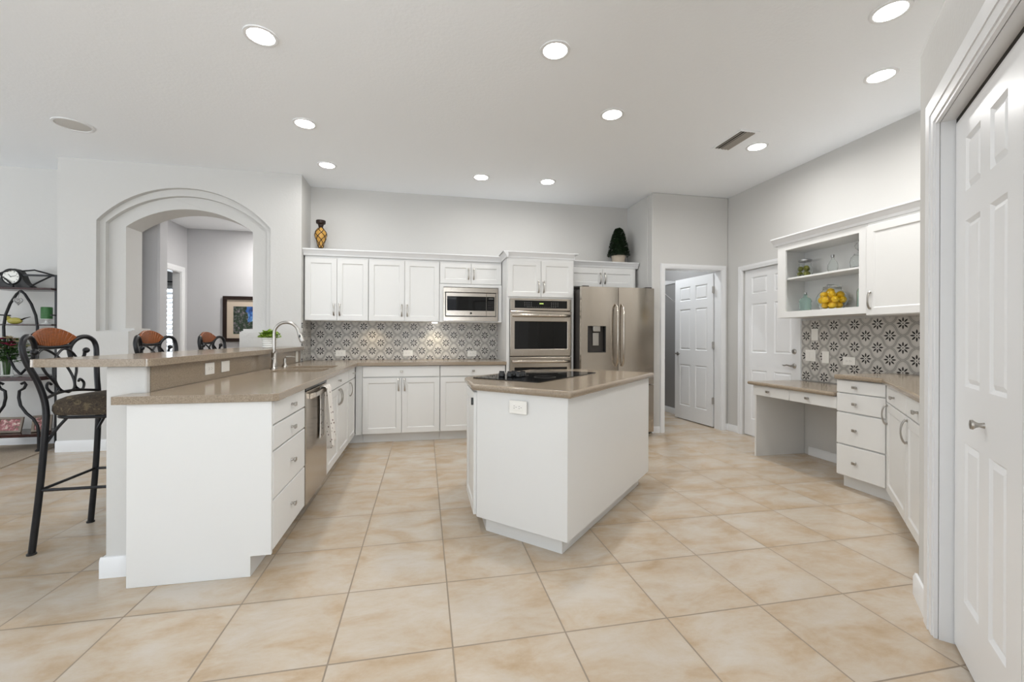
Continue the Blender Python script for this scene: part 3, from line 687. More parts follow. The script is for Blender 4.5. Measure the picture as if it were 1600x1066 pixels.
# --- refrigerator
fg = thing('refrigerator', 'stainless steel french-door refrigerator with ice and water dispenser', 'refrigerator', (1.795, 4.80, 0))
FW = .925
obj('case', MB().box(.012, FW - .012, .03, .74, .02, 1.765), 'darksteel', fg, .004, 2, sm=False)
def fdoor(x0, x1, holes, name='door'):
    n = 10; fr = []; w = x1 - x0
    mb = MB()
    if not holes:
        pts = [(x0, .028)] + [(x0 + w * k / n, -.028 - .016 * math.sin(PI * k / n)) for k in range(n + 1)] + [(x1, .028)]
        mb.prism(pts, .635, 1.79)
    else:
        (a, b, c, d) = holes
        def pr_(xa, xb, za, zb):
            ks = [xa] + [x0 + w * k / n for k in range(n + 1) if xa + .003 < x0 + w * k / n < xb - .003] + [xb]
            pts = [(xa, .028)] + [(x, -.028 - .016 * math.sin(PI * (x - x0) / w)) for x in ks] + [(xb, .028)]
            mb.prism(pts, za, zb)
        pr_(x0, a, .635, 1.79); pr_(b, x1, .635, 1.79); pr_(a, b, .635, c); pr_(a, b, d, 1.79)
    return obj(name, mb, 'steelh', fg, ang=20)
fd1 = fdoor(.0, .459, (.075, .30, 1.02, 1.33)); fd2 = fdoor(.465, FW, None)
dz = obj('dispenser', MB().box(.0755, .2995, .012, .027, 1.0205, 1.3295), 'darksteel', fd1)
dz2 = MB().box(.0755, .088, -.036, .012, 1.0205, 1.3295).box(.287, .2995, -.038, .012, 1.0205, 1.3295).box(.088, .287, -.036, .012, 1.0205, 1.03)
obj('surround', dz2, 'blackplastic', dz)
obj('nozzle_block', MB().box(.145, .235, -.03, .011, 1.265, 1.329), 'nickel', dz, .003)
obj('paddle', MB().box(.150, .225, -.006, .0, 1.10, 1.25), 'nickel', dz, .002)
for x in (.425, .500):
    s = -1 if x < .46 else 1
    pts = [(x - s * .0, -.045, .86), (x, -.085, .90), (x, -.098, 1.05), (x, -.102, 1.22), (x, -.098, 1.4), (x, -.085, 1.55), (x, -.045, 1.59)]
    obj('handle', MB().tube(pts, [.011, .012, .013, .013, .013, .012, .011], 10), 'steelv', fd1 if s < 0 else fd2)
fz = obj('freezer_drawer', MB().prism([(0, .028)] + [(FW * k / 12, -.028 - .014 * math.sin(PI * k / 12)) for k in range(13)] + [(FW, .028)], .06, .625), 'steelh', fg, ang=20)
obj('handle', MB().tube([(.08, -.04, .55), (.10, -.085, .55), (FW / 2, -.095, .55), (FW - .1, -.085, .55), (FW - .08, -.04, .55)], .013, 10), 'steelv', fz)
for x in (.02, FW - .10): obj('hinge_cover', MB().box(x, x + .08, -.01, .08, 1.792, 1.805), 'darksteel', fg, .003)
fcb = upper('wall_cabinet', 'short white two-door cabinet above the refrigerator', 1.806, .952, 1.852, 2.112, y=5.319, d=.325, ph=.11, frame=.02)
crown('crown', None, 0, .985, 0 - .002, 2.1125 - 1.852, top_to=.325, parent=fcb)
# --- island (axis turned 45 degrees)
def hexa(o):   # outline of the island offset outwards by o
    q = .70711
    N = Vector((.748, 2.185)); a = Vector((q, q)); b = Vector((-q, q))
    L, wd1, wd2 = 1.487, .61, .925
    e = wd2 - wd1; k = o * (math.sqrt(2) - 1)
    P = [(-o, -o), (L + o, -o), (L + o, wd1 + k), (L - e + k, wd2 + o), (e - k, wd2 + o), (-o, wd1 + k)]
    return [tuple(N + a * x + b * y) for x, y in P]
isl = thing('kitchen_island', 'white six-sided kitchen island cabinet in the middle of the tile floor', 'kitchen island', (0, 0, 0))
obj('cabinet_body', MB().prism(hexa(0), .10, .870), 'white', isl, .002, 1, sm=False)
obj('toe_kick', MB().prism(hexa(-.062), 0, .10), 'white', isl, sm=False)
W2 = Vector(hexa(0)[4]); W1 = Vector(hexa(0)[5])
mt = Matrix.Translation((W2.x, W2.y, 0)) @ Matrix.Rotation(-PI / 2, 4, 'Z')
dd = obj('door', shaker(.43, .745), 'white', isl, .002, 1, sm=False); dd.matrix_world = mt @ Matrix.Translation((.004, 0, .11))
obj('latch', MB().box(.395, .41, -.032, -.019, .665, .71), 'blackplastic', dd, .002)
tag(obj('island_countertop', MB().prism(hexa(.036), .8705, .909), 'granite', bevel=.0175, seg=5, ang=40), 'taupe quartz countertop of the island under the black cooktop', 'countertop')
ck = thing('cooktop', 'black glass electric cooktop set into the island countertop', 'cooktop', (.835, 3.105, .9095), PI / 4)
obj('glass', MB().prism(rrect(-.455, .455, -.265, .265, .012), 0, .006), 'blackglass', ck, .002, 2)
for (x, y, r) in ((-.14, .11, .09), (-.14, -.13, .075), (.26, .11, .11), (.26, -.13, .09)):
    obj('burner_ring', MB().tube([(x + r * math.cos(a / 40 * 2 * PI), y + r * math.sin(a / 40 * 2 * PI), .0062) for a in range(40)], .0008, 4, closed=True), 'darksteel', ck)
for x, y in ((-.30, .125), (-.285, .066), (-.225, .072), (-.265, .008), (-.205, .012)):
    mb = MB().lathe([(0, 0), (.021, 0), (.0245, .005), (.022, .026), (.018, .032), (0, .033)], 18); mb.box(-.005, .005, -.019, .019, .031, .040)
    o = obj('knob', mb, 'blackplastic', ck, .001); o.location = (x, y, .0061)

# --- right wall: desk, drawer tower, diagonal cabinets. local x = -Y, y = +X
dk = thing('built_in_desk', 'white built-in desk with two shallow drawers and open kneehole', 'desk', (3.30, 3.815, 0), RM90)
obj('side_panel', MB().prism([(.0, 0), (.575, 0), (.575, .722), (.0, .722)], .0, .02, 'yz'), 'white', dk, sm=False)
obj('apron', MB().box(.02, .908, .0, .57, .622, .722), 'white', dk, sm=False)
d = drawer(dk, .002, .622, .435, .098); knob(d, .2, .05)
d = drawer(dk, .441, .622, .465, .098); knob(d, .2, .05)
tag(obj('desk_top', MB().prism([(3.245, 2.908), (3.866, 2.908), (3.866, 3.865), (3.245, 3.865)], .7225, .757), 'granite', bevel=.0165, seg=5, ang=60), 'low taupe quartz desk top on the right wall', 'countertop')
tt = thing('drawer_tower', 'white four-drawer base cabinet to the right of the desk', 'cabinet', (3.29, 2.905, 0), RM90)
obj('cabinet_body', MB().prism([(0, .10), (0, ZT), (.58, ZT), (.58, 0), (.06, 0), (.06, .10)], .0, .02, 'yz').box(.02, .41, 0, .58, .10, ZT).box(.02, .41, .06, .58, 0, .10), 'white', tt, sm=False)
for z0, z1 in ((.765, .862), (.613, .757), (.357, .603), (.108, .347)):
    d = drawer(tt, .004, z0, .378, z1 - z0); knob(d, .16, (z1 - z0) / 2)
# diagonal units: local x from far corner towards viewer's right
def dg(name, label, s0): 
    p = CM @ Vector((s0, .08, 0)); return thing(name, label, 'cabinet', (p.x, p.y, 0), RM135)
for s0, lab in ((-1.345, 'white diagonal base cabinet next to the four-drawer tower, one drawer over one door'), (-.675, 'white diagonal base cabinet beside the closet wall, one drawer over one door')):
    t = dg('base_cabinet', lab, s0); carcass(t, .668, .53, ZT, td=.06)
    d = drawer(t, .006, .745, .655, .117); knob(d, .30, .058)
    d = door(t, .006, .11, .655, .627); pull(d, .035, .545)
P = lambda x, y: tuple((CM @ Vector((x, y, 0)))[:2])
cpts = [(3.245, 2.907), (3.245, 2.515), P(-1.37, .028), P(-.008, .028), P(-.008, .655), P(-1.65, .655)]
cpts = [(3.245, 2.907), (3.245, 2.50)] + [P(-1.36, .035), P(-.008, .035), P(-.008, .655), (3.866, 2.30), (3.866, 2.907)]
tag(obj('corner_countertop', MB().prism(cpts, ZT + .001, CT - .002), 'granite', bevel=.0165, seg=5, ang=60), 'taupe quartz countertop on the drawer tower and diagonal cabinets at right', 'countertop')
# wall cabinets on the right, front at X = 3.55
sh = thing('open_shelf_cabinet', 'white open wall cabinet with one shelf of glass jars above the desk', 'shelf', (3.55, 3.80, 1.40), RM90)
H = .735
obj('face_frame', MB().holed([(0, 0), (.915, 0), (.915, H), (0, H)], [[(.095, .06), (.845, .06), (.845, H - .06), (.095, H - .06)]], 0, .02, 'xz'), 'white', sh, .001, 1, sm=False)
obj('cabinet_body', MB().box(0, .02, .02, .329, 0, H).box(.896, .915, .02, .329, 0, H).box(.02, .896, .31, .329, 0, H).box(.02, .896, .02, .31, 0, .06).box(.02, .896, .02, .31, H - .055, H), 'white', sh, sm=False)
obj('shelf', MB().box(.021, .895, .035, .309, .382, .40), 'white', sh, .002, 1, sm=False)
rc = upper('wall_cabinet', 'white wall cabinet at far right with a single tall door, beside the closet wall', 0, .62, 1.378, 2.135, d=.309, ncol=1)
rc.location = (3.551, 2.883, 1.378); rc.rotation_euler = (0, 0, RM90)
for ch in [x for x in C.objects if x.name.startswith('handle') and x.parent and x.parent.parent == rc]: ch.location = (.035, 0, .12)
cw2 = MB(); a = crown_prof()
mt = Matrix.Translation((3.549, 3.80, 0)) @ Matrix.Rotation(RM90, 4, 'Z')
cw2.prism([(p, 2.1355 + q) for p, q in a] + [(.33, 2.2105), (.33, 2.1355)], -.046, 1.5, 'yz', mt)
tag(obj('crown_moulding', cw2, 'trim', None, .001, 1, sm=False), 'white crown moulding above the open shelf and right wall cabinet', 'crown moulding')

# ------------------------------------------------------------------ ceiling fixtures
def downlight(x, y, label):
    # the fittings nearest the back wall are dimmed
    t = thing('ceiling_light', label, 'ceiling light', (x, y, ZC), 0, 'recessed ceiling lights')
    obj('trim_ring', MB().lathe([(.076, -.001), (.076, -.006), (.084, -.009), (.096, -.006), (.098, -.0005)], 32, cap=False), 'trim', t)
    obj('lens', MB().lathe([(0, -.004), (.074, -.004), (.0755, -.002)], 32, cap=False), 'lens', t)
    d = bpy.data.lights.new('lamp', 'AREA'); d.shape = 'DISK'; d.size = .14; d.energy = LAMP_W * (.33 if y > 4.5 else 1); d.color = (1.0, .985, .965); d.spread = math.radians(170)
    l = bpy.data.objects.new('lamp', d); C.objects.link(l); l.parent = t; l.location = (0, 0, -.012)
    return t
for (x, y), lab in zip([(-.98, 2.88), (.81, 2.64), (2.54, 1.94), (3.10, 2.43), (-1.01, 3.985), (1.50, 3.30), (-1.02, 4.90), (.63, 4.90), (1.41, 4.88), (3.10, 3.57)],
    ['recessed ceiling light nearest the camera above the peninsula, top left', 'recessed ceiling light at top centre above the near end of the island', 'recessed ceiling light at the very top right beside the closet wall',
     'recessed ceiling light at right, second from the top corner', 'recessed ceiling light above the sink, middle of the left row of three', 'recessed ceiling light above the far half of the island',
     'recessed ceiling light nearest the arch wall corner, farthest of the left row', 'recessed ceiling light near the back wall above the microwave', 'recessed ceiling light near the back wall above the wall ovens',
     'recessed ceiling light right next to the air vent']): downlight(x, y, lab)
hl_ = thing('ceiling_light', 'recessed ceiling light in the hall behind the arch wall', 'ceiling light', (-2.35, 7.55, ZC))
obj('lens', MB().lathe([(0, -.004), (.074, -.004), (.0755, -.002)], 24, cap=False), 'lens', hl_)
d = bpy.data.lights.new('lamp', 'AREA'); d.shape = 'DISK'; d.size = .14; d.energy = 34; d.color = (1, .97, .93); l = bpy.data.objects.new('lamp', d); C.objects.link(l); l.parent = hl_; l.location = (0, 0, -.012)
pl_ = thing('ceiling_light', 'added fill light, out of sight inside the pantry behind the half-open door', 'ceiling light', (3.25, 5.85, ZC))  # unseen lamp added to brighten the pantry door
obj('lens', MB().lathe([(0, -.004), (.074, -.004), (.0755, -.002)], 24, cap=False), 'lens', pl_)
d = bpy.data.lights.new('lamp', 'AREA'); d.shape = 'DISK'; d.size = .14; d.energy = 16; d.color = (.93, .965, 1); l = bpy.data.objects.new('lamp', d); C.objects.link(l); l.parent = pl_; l.location = (0, 0, -.012)
sp = thing('ceiling_speaker', 'round flush ceiling speaker with a grey grille at upper left', 'speaker', (-2.989, 4.427, ZC))
obj('rim', MB().lathe([(.118, -.001), (.120, -.008), (.135, -.006), (.137, -.0005)], 36, cap=False), 'trim', sp)
obj('grille', MB().lathe([(0, -.006), (.10, -.005), (.119, -.003)], 36, cap=False), 'grille', sp)
vt = thing('air_vent', 'rectangular ceiling air vent with dark slats', 'air vent', (2.80, 3.50, ZC))
obj('frame', MB().holed([(-.10, -.20), (.10, -.20), (.10, .20), (-.10, .20)], [[(-.075, -.175), (.075, -.175), (.075, .175), (-.075, .175)]], -.006, -.0005), 'ceiling', vt)
obj('duct_shade', MB().box(-.075, .075, -.175, .175, -.0012, -.0005), 'gap', vt)  # flat dark sheet, the shade inside the vent put into its colour
for k in range(5):
    obj('slat', MB().box(-.011, .011, -.174, .174, -.0008, .0008, Matrix.Translation((-.06 + k * .030, 0, -.008)) @ Matrix.Rotation(math.radians(-18 if k < 2 else 18), 4, 'Y')), 'ventdark', vt)

# under-cabinet puck light over the back counter
uc = thing('under_cabinet_light', 'small round light under the wall cabinets left of the microwave', 'light', (.13, 5.50, 1.3775))
obj('lens', MB().lathe([(0, -.008), (.03, -.008), (.034, -.001)], 20, cap=False), 'lens', uc)
d = bpy.data.lights.new('lamp', 'SPOT'); d.energy = 4.5; d.color = (1, .86, .62); d.spot_size = math.radians(130); d.spot_blend = 1; d.shadow_soft_size = .03
l = bpy.data.objects.new('lamp', d); C.objects.link(l); l.parent = uc; l.location = (0, 0, -.02)

uc2 = thing('under_cabinet_light', 'small round light under the leftmost wall cabinets above the corner counter', 'light', (-.62, 5.50, 1.3775))
obj('lens', MB().lathe([(0, -.008), (.03, -.008), (.034, -.001)], 20, cap=False), 'trim', uc2)
d = bpy.data.lights.new('lamp', 'SPOT'); d.energy = 2.2; d.color = (1, .78, .48); d.spot_size = math.radians(140); d.spot_blend = 1; d.shadow_soft_size = .03
l = bpy.data.objects.new('lamp', d); C.objects.link(l); l.parent = uc2; l.location = (0, 0, -.02)

# ------------------------------------------------------------------ outlets and switches
def plate(name, label, cat, loc, rz, horiz=True, w=.118, h=.075, kind='outlet'):
    if not horiz: w, h = h, w
    t = thing(name, label, cat, loc, rz)
    obj('cover_plate', MB().box(-w / 2, w / 2, -.006, -.0003, -h / 2, h / 2), 'plate', t, .002, 2, sm=False)
    if kind == 'outlet':
        obj('socket', MB().box(-w * .29, w * .29, -.008, -.0055, -h * .26, h * .26), 'plate', t, .001, 1, sm=False)
        sl = MB()
        for s in (-1, 1):
            cx = s * max(w, h) * .145
            for (a, b) in ((-.006, .006), (-.006, -.006), (.007, 0)):
                u, v_ = (cx + a, b) if w > h else (b, cx + a)
                sl.box(u - .003, u + .003, -.0084, -.0075, v_ - .0012, v_ + .0012)
        obj('slots', sl, 'slot', t)
    elif kind == 'switch':
        n = 2 if w > .1 else 1
        for k in range(n):
            c = (k - (n - 1) / 2) * .045
            obj('rocker', MB().box(c - .016, c + .016, -.0095, -.0055, -.032, .032), 'plate', t, .0015, 1, sm=False)
    return t
plate('wall_outlet', 'white horizontal outlet on the back tile, leftmost near the sink corner', 'outlet', (-1.008, 5.637, .99), 0)
plate('wall_outlet', 'white horizontal outlet on the back tile under the middle wall cabinets', 'outlet', (-.20, 5.637, .988), 0)
plate('wall_outlet', 'white horizontal outlet on the back tile below the microwave', 'outlet', (.613, 5.637, .979), 0)
plate('wall_outlet', 'almond outlet on the bar splash strip, nearest the camera', 'outlet', (-1.364, 3.135, .982), R90)
plate('wall_switch', 'white switch plate on the bar splash strip beside the nearest outlet', 'switch', (-1.364, 3.36, .982), R90, True, kind='blank')
plate('wall_outlet', 'small plate on the bar splash strip at the far end behind the faucet', 'outlet', (-1.364, 5.09, .972), R90, False, kind='blank')
plate('island_outlet', 'white double outlet on the near face of the island', 'outlet', (.525, 2.3955, .795), -PI / 4)
plate('wall_switch', 'white single plate high on the right tile backsplash below the open shelf', 'switch', (3.867, 3.665, 1.232), RM90, False, kind='blank')
plate('wall_switch', 'white double rocker switch on the right tile backsplash nearest the closed door', 'switch', (3.867, 3.712, 1.02), RM90, True, h=.115, w=.118, kind='switch')
plate('wall_outlet', 'white vertical phone jack plate between switch and outlet above the desk', 'outlet', (3.867, 3.545, 1.008), RM90, False, kind='blank')
plate('wall_outlet', 'white horizontal outlet on the right tile above the drawer tower', 'outlet', (3.867, 3.305, .984), RM90)

# ------------------------------------------------------------------ bar stools (local x = towards the bar)
def stool():
    t = thing('bar_stool', 'black iron bar stool with patterned seat, nearest the camera, fully visible', 'bar stool', (0, 0, 0), 0, 'bar stools along the bar')
    def bez(pts, n=40):     # Catmull-Rom
        P_ = [Vector(p) for p in pts]; P_ = [P_[0] * 2 - P_[1]] + P_ + [P_[-1] * 2 - P_[-2]]; out_ = []
        m = len(P_) - 3; per = max(3, n // m)
        for i in range(m):
            for k in range(per):
                u = k / per; a, b, c, d = P_[i:i + 4]
                out_.append(.5 * ((2 * b) + (c - a) * u + (2 * a - 5 * b + 4 * c - d) * u * u + (3 * b - a - 3 * c + d) * u ** 3))
        out_.append(P_[-2]); return out_
    for s in (-1, 1):
        pts = [(-.255, s * .212, 0), (-.225, s * .205, .34), (-.207, s * .198, .64), (-.205, s * .196, .80), (-.225, s * .215, .93), (-.25, s * .25, 1.04), (-.262, s * .264, 1.12), (-.27, s * .245, 1.168),
               (-.285, s * .20, 1.186), (-.30, s * .15, 1.165), (-.31, s * .12, 1.115), (-.305, s * .122, 1.06)]
        c = bez(pts, 66); obj('back_leg', MB().tube(c, [.0165 - .0035 * (i / len(c)) for i in range(len(c))], 10, flat=(1, 1)), 'iron', t)
        fpts = [(.245, s * .205, 0), (.222, s * .20, .34), (.20, s * .19, .62), (.185, s * .185, .765)]
        obj('front_leg', MB().tube(bez(fpts, 24), .0155, 10), 'iron', t)
        sc = bez([(-.305, s * .122, 1.06), (-.285, s * .15, 1.04), (-.275, s * .18, 1.062), (-.272, s * .185, 1.095)], 18)
        obj('arm_scroll', MB().tube(sc, .009, 8).ball((-.265, s * .185, 1.10), .018, 12), 'iron', t)
        obj('bracket', MB().tube(bez([(-.205, s * .19, .60), (-.16, s * .18, .68), (-.12, s * .165, .74)], 12), .008, 8), 'iron', t)
    for z in (0.0,):
        for x, s in ((-.255, 1), (-.255, -1), (.245, 1), (.245, -1)):
            yy = s * (.212 if x < 0 else .205); obj('foot_pad', MB().lathe([(0, 0), (.021, 0), (.021, .008), (.016, .012), (0, .012)], 12, cx=x, cy=yy), 'black', t)
    fr_ = [(-.225, -.205, .345), (.222, -.20, .345), (.222, .20, .345), (-.225, .205, .345)]
    for k in range(4): obj('footrest_rail', MB().cyl(fr_[k], fr_[(k + 1) % 4], .0085, 8), 'iron', t)
    # seat
    mb = MB(); n = 36; lay = [(.80, .745), (.965, .752), (1.0, .775), (.995, .80), (.94, .828), (.80, .845), (.5, .856), (.15, .86)]; vs = []; fs = []
    for (k, z) in lay:
        for i in range(n):
            a = 2 * PI * i / n; ca, sa = math.cos(a), math.sin(a); e = .55
            vs.append((.01 + .235 * k * math.copysign(abs(ca) ** e, ca), .222 * k * math.copysign(abs(sa) ** e, sa), z))
    for j in range(len(lay) - 1):
        for i in range(n): fs.append((j * n + i, j * n + (i + 1) % n, (j + 1) * n + (i + 1) % n, (j + 1) * n + i))
    fs += [tuple(range(n))[::-1], tuple((len(lay) - 1) * n + i for i in range(n))]
    mb._add(vs, fs); obj('seat', mb, 'fabric', t)
    sf = [(.01 + .205 * math.copysign(abs(math.cos(2 * PI * i / 28)) ** .5, math.cos(2 * PI * i / 28)), .195 * math.copysign(abs(math.sin(2 * PI * i / 28)) ** .5, math.sin(2 * PI * i / 28)), .738) for i in range(28)]
    obj('seat_ring', MB().tube(sf, .009, 8, closed=True), 'iron', t)
    # crest: fan of slats, bowed backwards
    def bow(y): return -.325 + 1.1 * y * y
    cr_ = MB(); N = 12
    for k in range(N):
        a0 = (k / N - .5) * 2; a1 = ((k + .93) / N - .5) * 2; vs = []
        for a in (a0, a1):
            yb = a * .10; yt = a * .155; zt = 1.238 - .045 * a * a - .012 * a ** 4; zb = 1.128 + .012 * a * a
            for (y, z) in ((yb, zb), (yt, zt)):
                vs += [(bow(y) - .009, y, z), (bow(y) + .009, y, z)]
        cr_._add(vs, [(0, 1, 3, 2), (4, 6, 7, 5), (0, 4, 5, 1), (2, 3, 7, 6), (0, 2, 6, 4), (1, 5, 7, 3)])
    tp = [(a * .155) for a in [k / 10 - 1 for k in range(21)]]
    vs_ = []
    obj('crest', cr_, 'cherry', t, .002, 1)
    obj('crest_core', MB().prism([(a * .0995, 1.130 + .012 * a * a) for a in [k / 8 - 1 for k in range(17)]] + [(a * .152, 1.235 - .045 * a * a - .012 * a ** 4) for a in [1 - k / 8 for k in range(17)]], -.005, .004, 'yz', Matrix.Translation((-.322, 0, 0))), 'bronze', t)
    obj('crest_rail', MB().tube([(bow(y), y, 1.122 + .5 * y * y) for y in [(-.13 + .26 * k / 12) for k in range(13)]], .012, 8), 'iron', t)
    obj('lower_rail', MB().tube([(-.205 - .03 * math.cos(y / .197 * PI / 2), y, .845 + .02 * math.cos(y / .197 * PI / 2)) for y in [(-.197 + .394 * k / 14) for k in range(15)]], .008, 8), 'iron', t)
    for s in (-1, 1):
        X = lambda z: -.30 + (1.1 - z) * .28
        q = [(-.15, 1.03), (-.125, 1.085), (-.075, 1.112), (-.022, 1.09), (.025, 1.045), (.058, .98), (.066, .92), (.048, .875), (0, .857)]
        obj('scroll', MB().tube(bez([(X(z), s * y, z) for y, z in q], 40), .007, 8), 'iron', t)
        q = [(-.128, 1.045), (-.11, .98), (-.078, .93), (-.062, .888), (-.085, .864), (-.115, .868), (-.135, .90), (-.115, .925), (-.098, .912)]
        obj('scroll', MB().tube(bez([(X(z), s * y, z) for y, z in q], 40), .007, 8), 'iron', t)
    return t
s1 = stool(); s1.location = (-1.83, 3.03, 0)
for y, lab in ((3.95, 'black iron bar stool with fanned wooden crest, middle of three behind the bar'), (4.875, 'black iron bar stool farthest from the camera, next to the arch wall')):
    c = copy_tree(s1); c.location = (-1.83, y, 0); c['label'] = lab

# ------------------------------------------------------------------ etagere and what stands on it
et = thing('etagere', 'black iron and dark wood etagere shelf against the wall at far left', 'shelf unit', (-4.085, 5.63, 0))
hwid = .265
for x in (-hwid, hwid): obj('post', MB().box(x - .011, x + .011, -.19, -.168, 0, 1.835), 'iron', et)
obj('top_bar', MB().box(-hwid, hwid, -.187, -.171, 1.815, 1.835), 'iron', et)
for nm, z, d0, th in (('shelf', 1.668, .25, .022), ('shelf', 1.296, .25, .014), ('table_top', .735, .40, .04), ('shelf', .155, .34, .03)):
    obj(nm, MB().box(-hwid - .004, hwid + .004, -d0, -.023, z, z + th), 'mahogany', et, .003, 1)
for s in (-1, 1):
    g = [(s * .0, -.245, 1.655), (s * .035, -.245, 1.62), (s * .09, -.245, 1.52), (s * .13, -.245, 1.40), (s * .145, -.245, 1.28), (s * .14, -.245, 1.15), (s * .11, -.245, .98), (s * .05, -.245, .85), (s * .0, -.245, .79)]
    obj('gothic_arch', MB().tube(g, .012, 8, flat=(1, 1)), 'iron', et)
    obj('top_brace', MB().tube([(s * .0, -.23, 1.86), (s * .10, -.22, 1.875), (s * .18, -.20, 1.85), (s * .26, -.18, 1.825)], .008, 8), 'iron', et)
    obj('top_brace', MB().tube([(s * .07, -.235, 1.70), (s * .14, -.21, 1.76), (s * .22, -.185, 1.82)], .008, 8), 'iron', et)
    L_ = [(.075, .70), (.10, .715), (.115, .69), (.10, .655), (.06, .63), (.055, .56), (.07, .48), (.12, .40), (.18, .34), (.215, .27), (.225, .18), (.225, .02)]
    obj('front_leg', MB().tube([(s * a, -.335, b) for a, b in L_], .013, 8).lathe([(0, 0), (.028, 0), (.028, .02), (.014, .035), (0, .035)], 12, cx=s * .225, cy=-.335), 'iron', et)
    obj('side_rail', MB().box(s * hwid - .008, s * hwid + .008, -.25, -.02, 1.40, 1.412), 'iron', et)
# mantel clock
ck2 = thing('mantel_clock', 'black mantel clock with a white dial on the top shelf of the etagere', 'clock', (-4.205, 5.475, 1.6905))
pr2 = [(-.165, 0), (.165, 0), (.165, .018), (.145, .03), (.115, .06), (.098, .10), (.085, .145), (.06, .18), (.025, .198), (-.025, .198), (-.06, .18), (-.085, .145), (-.098, .10), (-.115, .06), (-.145, .03), (-.165, .018)]
obj('case', MB().prism(pr2, -.04, .04, 'xz'), 'black', ck2, .005, 2)
obj('bezel', MB().tube([(.078 * math.cos(a / 32 * 2 * PI), -.043, .112 + .078 * math.sin(a / 32 * 2 * PI)) for a in range(32)], .008, 8, closed=True), 'iron', ck2)
obj('dial', MB().cyl((0, -.046, .112), (0, -.040, .112), .073, 32), 'face', ck2)
nm_ = MB()
for k in range(12):
    a = k * PI / 6; nm_.box(-.0025, .0025, -.0475, -.0461, .054, .066, Matrix.Translation((0, 0, .112)) @ Matrix.Rotation(a, 4, 'Y'))
obj('hour_marks', nm_, 'black', ck2)
for nm2, ang_, L in (('hour_hand', -40, .034), ('minute_hand', 75, .05)): obj(nm2, MB().box(-.0022, .0022, -.049, -.0478, -.006, L, Matrix.Translation((0, 0, .112)) @ Matrix.Rotation(math.radians(ang_), 4, 'Y')), 'black', ck2)
# candle on stand, bird, hanging heart
ZS = 1.3105
cs = thing('candle_stand', 'small white pedestal stand holding the green candle on the etagere', 'candle stand', (-3.925, 5.475, ZS)); obj('pedestal', MB().lathe([(0, 0), (.05, 0), (.047, .006), (.016, .02), (.012, .035), (.018, .046), (.055, .052), (.055, .058), (0, .058)], 24), 'cream_pot', cs)
tag(obj('pillar_candle', MB().lathe([(0, .0), (.044, 0), (.045, .01), (.045, .12), (.042, .125), (0, .118)], 28), 'candle'), 'green pillar candle on the small white pedestal', 'candle').location = (-3.925, 5.475, ZS + .0585)
bd = thing('bird_figurine', 'yellow-green ceramic bird with a long tail on the etagere shelf', 'figurine', (-4.20, 5.47, ZS))
obj('body', MB().ball((0, 0, .035), .035, 18, (1.9, .9, 1)).ball((-.062, 0, .062), .024, 14).tube([(-.08, 0, .062), (-.103, 0, .064)], [.006, .001], 6), 'bird', bd)
obj('tail', MB().tube([(.045, 0, .04), (.09, 0, .065), (.135, 0, .078)], [.014, .009, .004], 8, flat=(1, .6)), 'bronze', bd)
ht = MB(); hp = []
for k in range(36):
    a = 2 * PI * k / 36; hp.append((.0023 * 16 * math.sin(a) ** 3, 0, .0023 * (13 * math.cos(a) - 5 * math.cos(2 * a) - 2 * math.cos(3 * a) - math.cos(4 * a))))
ht.tube(hp, .006, 8, closed=True); ht.tube([(p[0] * .5, p[1] - .004, p[2] * .5) for p in hp], .004, 6, closed=True); ht.tube([(0, 0, .03), (0, .01, .07), (0, .02, .10)], .003, 6)
o = tag(obj('heart_ornament', ht, 'silver'), 'pewter openwork heart ornament hanging from the pointed iron arch', 'ornament'); o.location = (-4.085, 5.355, 1.545)
# bouquet
bq = thing('flower_vase', 'clear glass vase of pink and cream flowers on the etagere table top', 'flowers', (-4.23, 5.42, .7755))
obj('vase', MB().lathe([(0, 0), (.045, 0), (.05, .01), (.045, .05), (.05, .12), (.062, .17), (.058, .17), (.046, .12), (.041, .05), (.044, .012), (0, .008)], 24), 'glass', bq)
st_ = MB(); lf = MB(); pk = MB(); cm_ = MB()
for k in range(34):
    a = random.uniform(0, 2 * PI); r = random.uniform(.03, .16); z = random.uniform(.24, .40); e = Vector((r * math.cos(a), r * math.sin(a) * .8, z))
    st_.tube([(.02 * math.cos(a), .02 * math.sin(a), .012), (.03 * math.cos(a), .03 * math.sin(a), .15), e], .0022, 5)
    tgt = pk if k % 3 == 0 else (cm_ if k % 3 == 1 else None)
    if tgt:
        for j in range(7):
            b = j * 2 * PI / 7; d = Vector((math.cos(b), math.sin(b), .45)) * .048; q = Vector((-d.y, d.x, 0)) * .42
            tgt._add([e, e + d * .5 + q, e + d, e + d * .5 - q], [(0, 1, 2, 3)])
for k in range(520):
    a = random.uniform(0, 2 * PI); r = random.uniform(.02, .17); p = Vector((r * math.cos(a), r * math.sin(a) * .8, random.uniform(.15, .36))); b = random.uniform(0, 2 * PI)
    d = Vector((math.cos(b), math.sin(b), random.uniform(-.5, .7))) * .048; q = Vector((-d.y, d.x, random.uniform(-.01, .01))) * .38
    lf._add([p, p + d * .5 + q, p + d, p + d * .5 - q], [(0, 1, 2, 3)])
obj('stems', st_, 'stemleaf', bq); obj('leaves', lf, 'stemleaf', bq); obj('pink_petals', pk, 'pink', bq); obj('cream_petals', cm_, 'cream', bq)
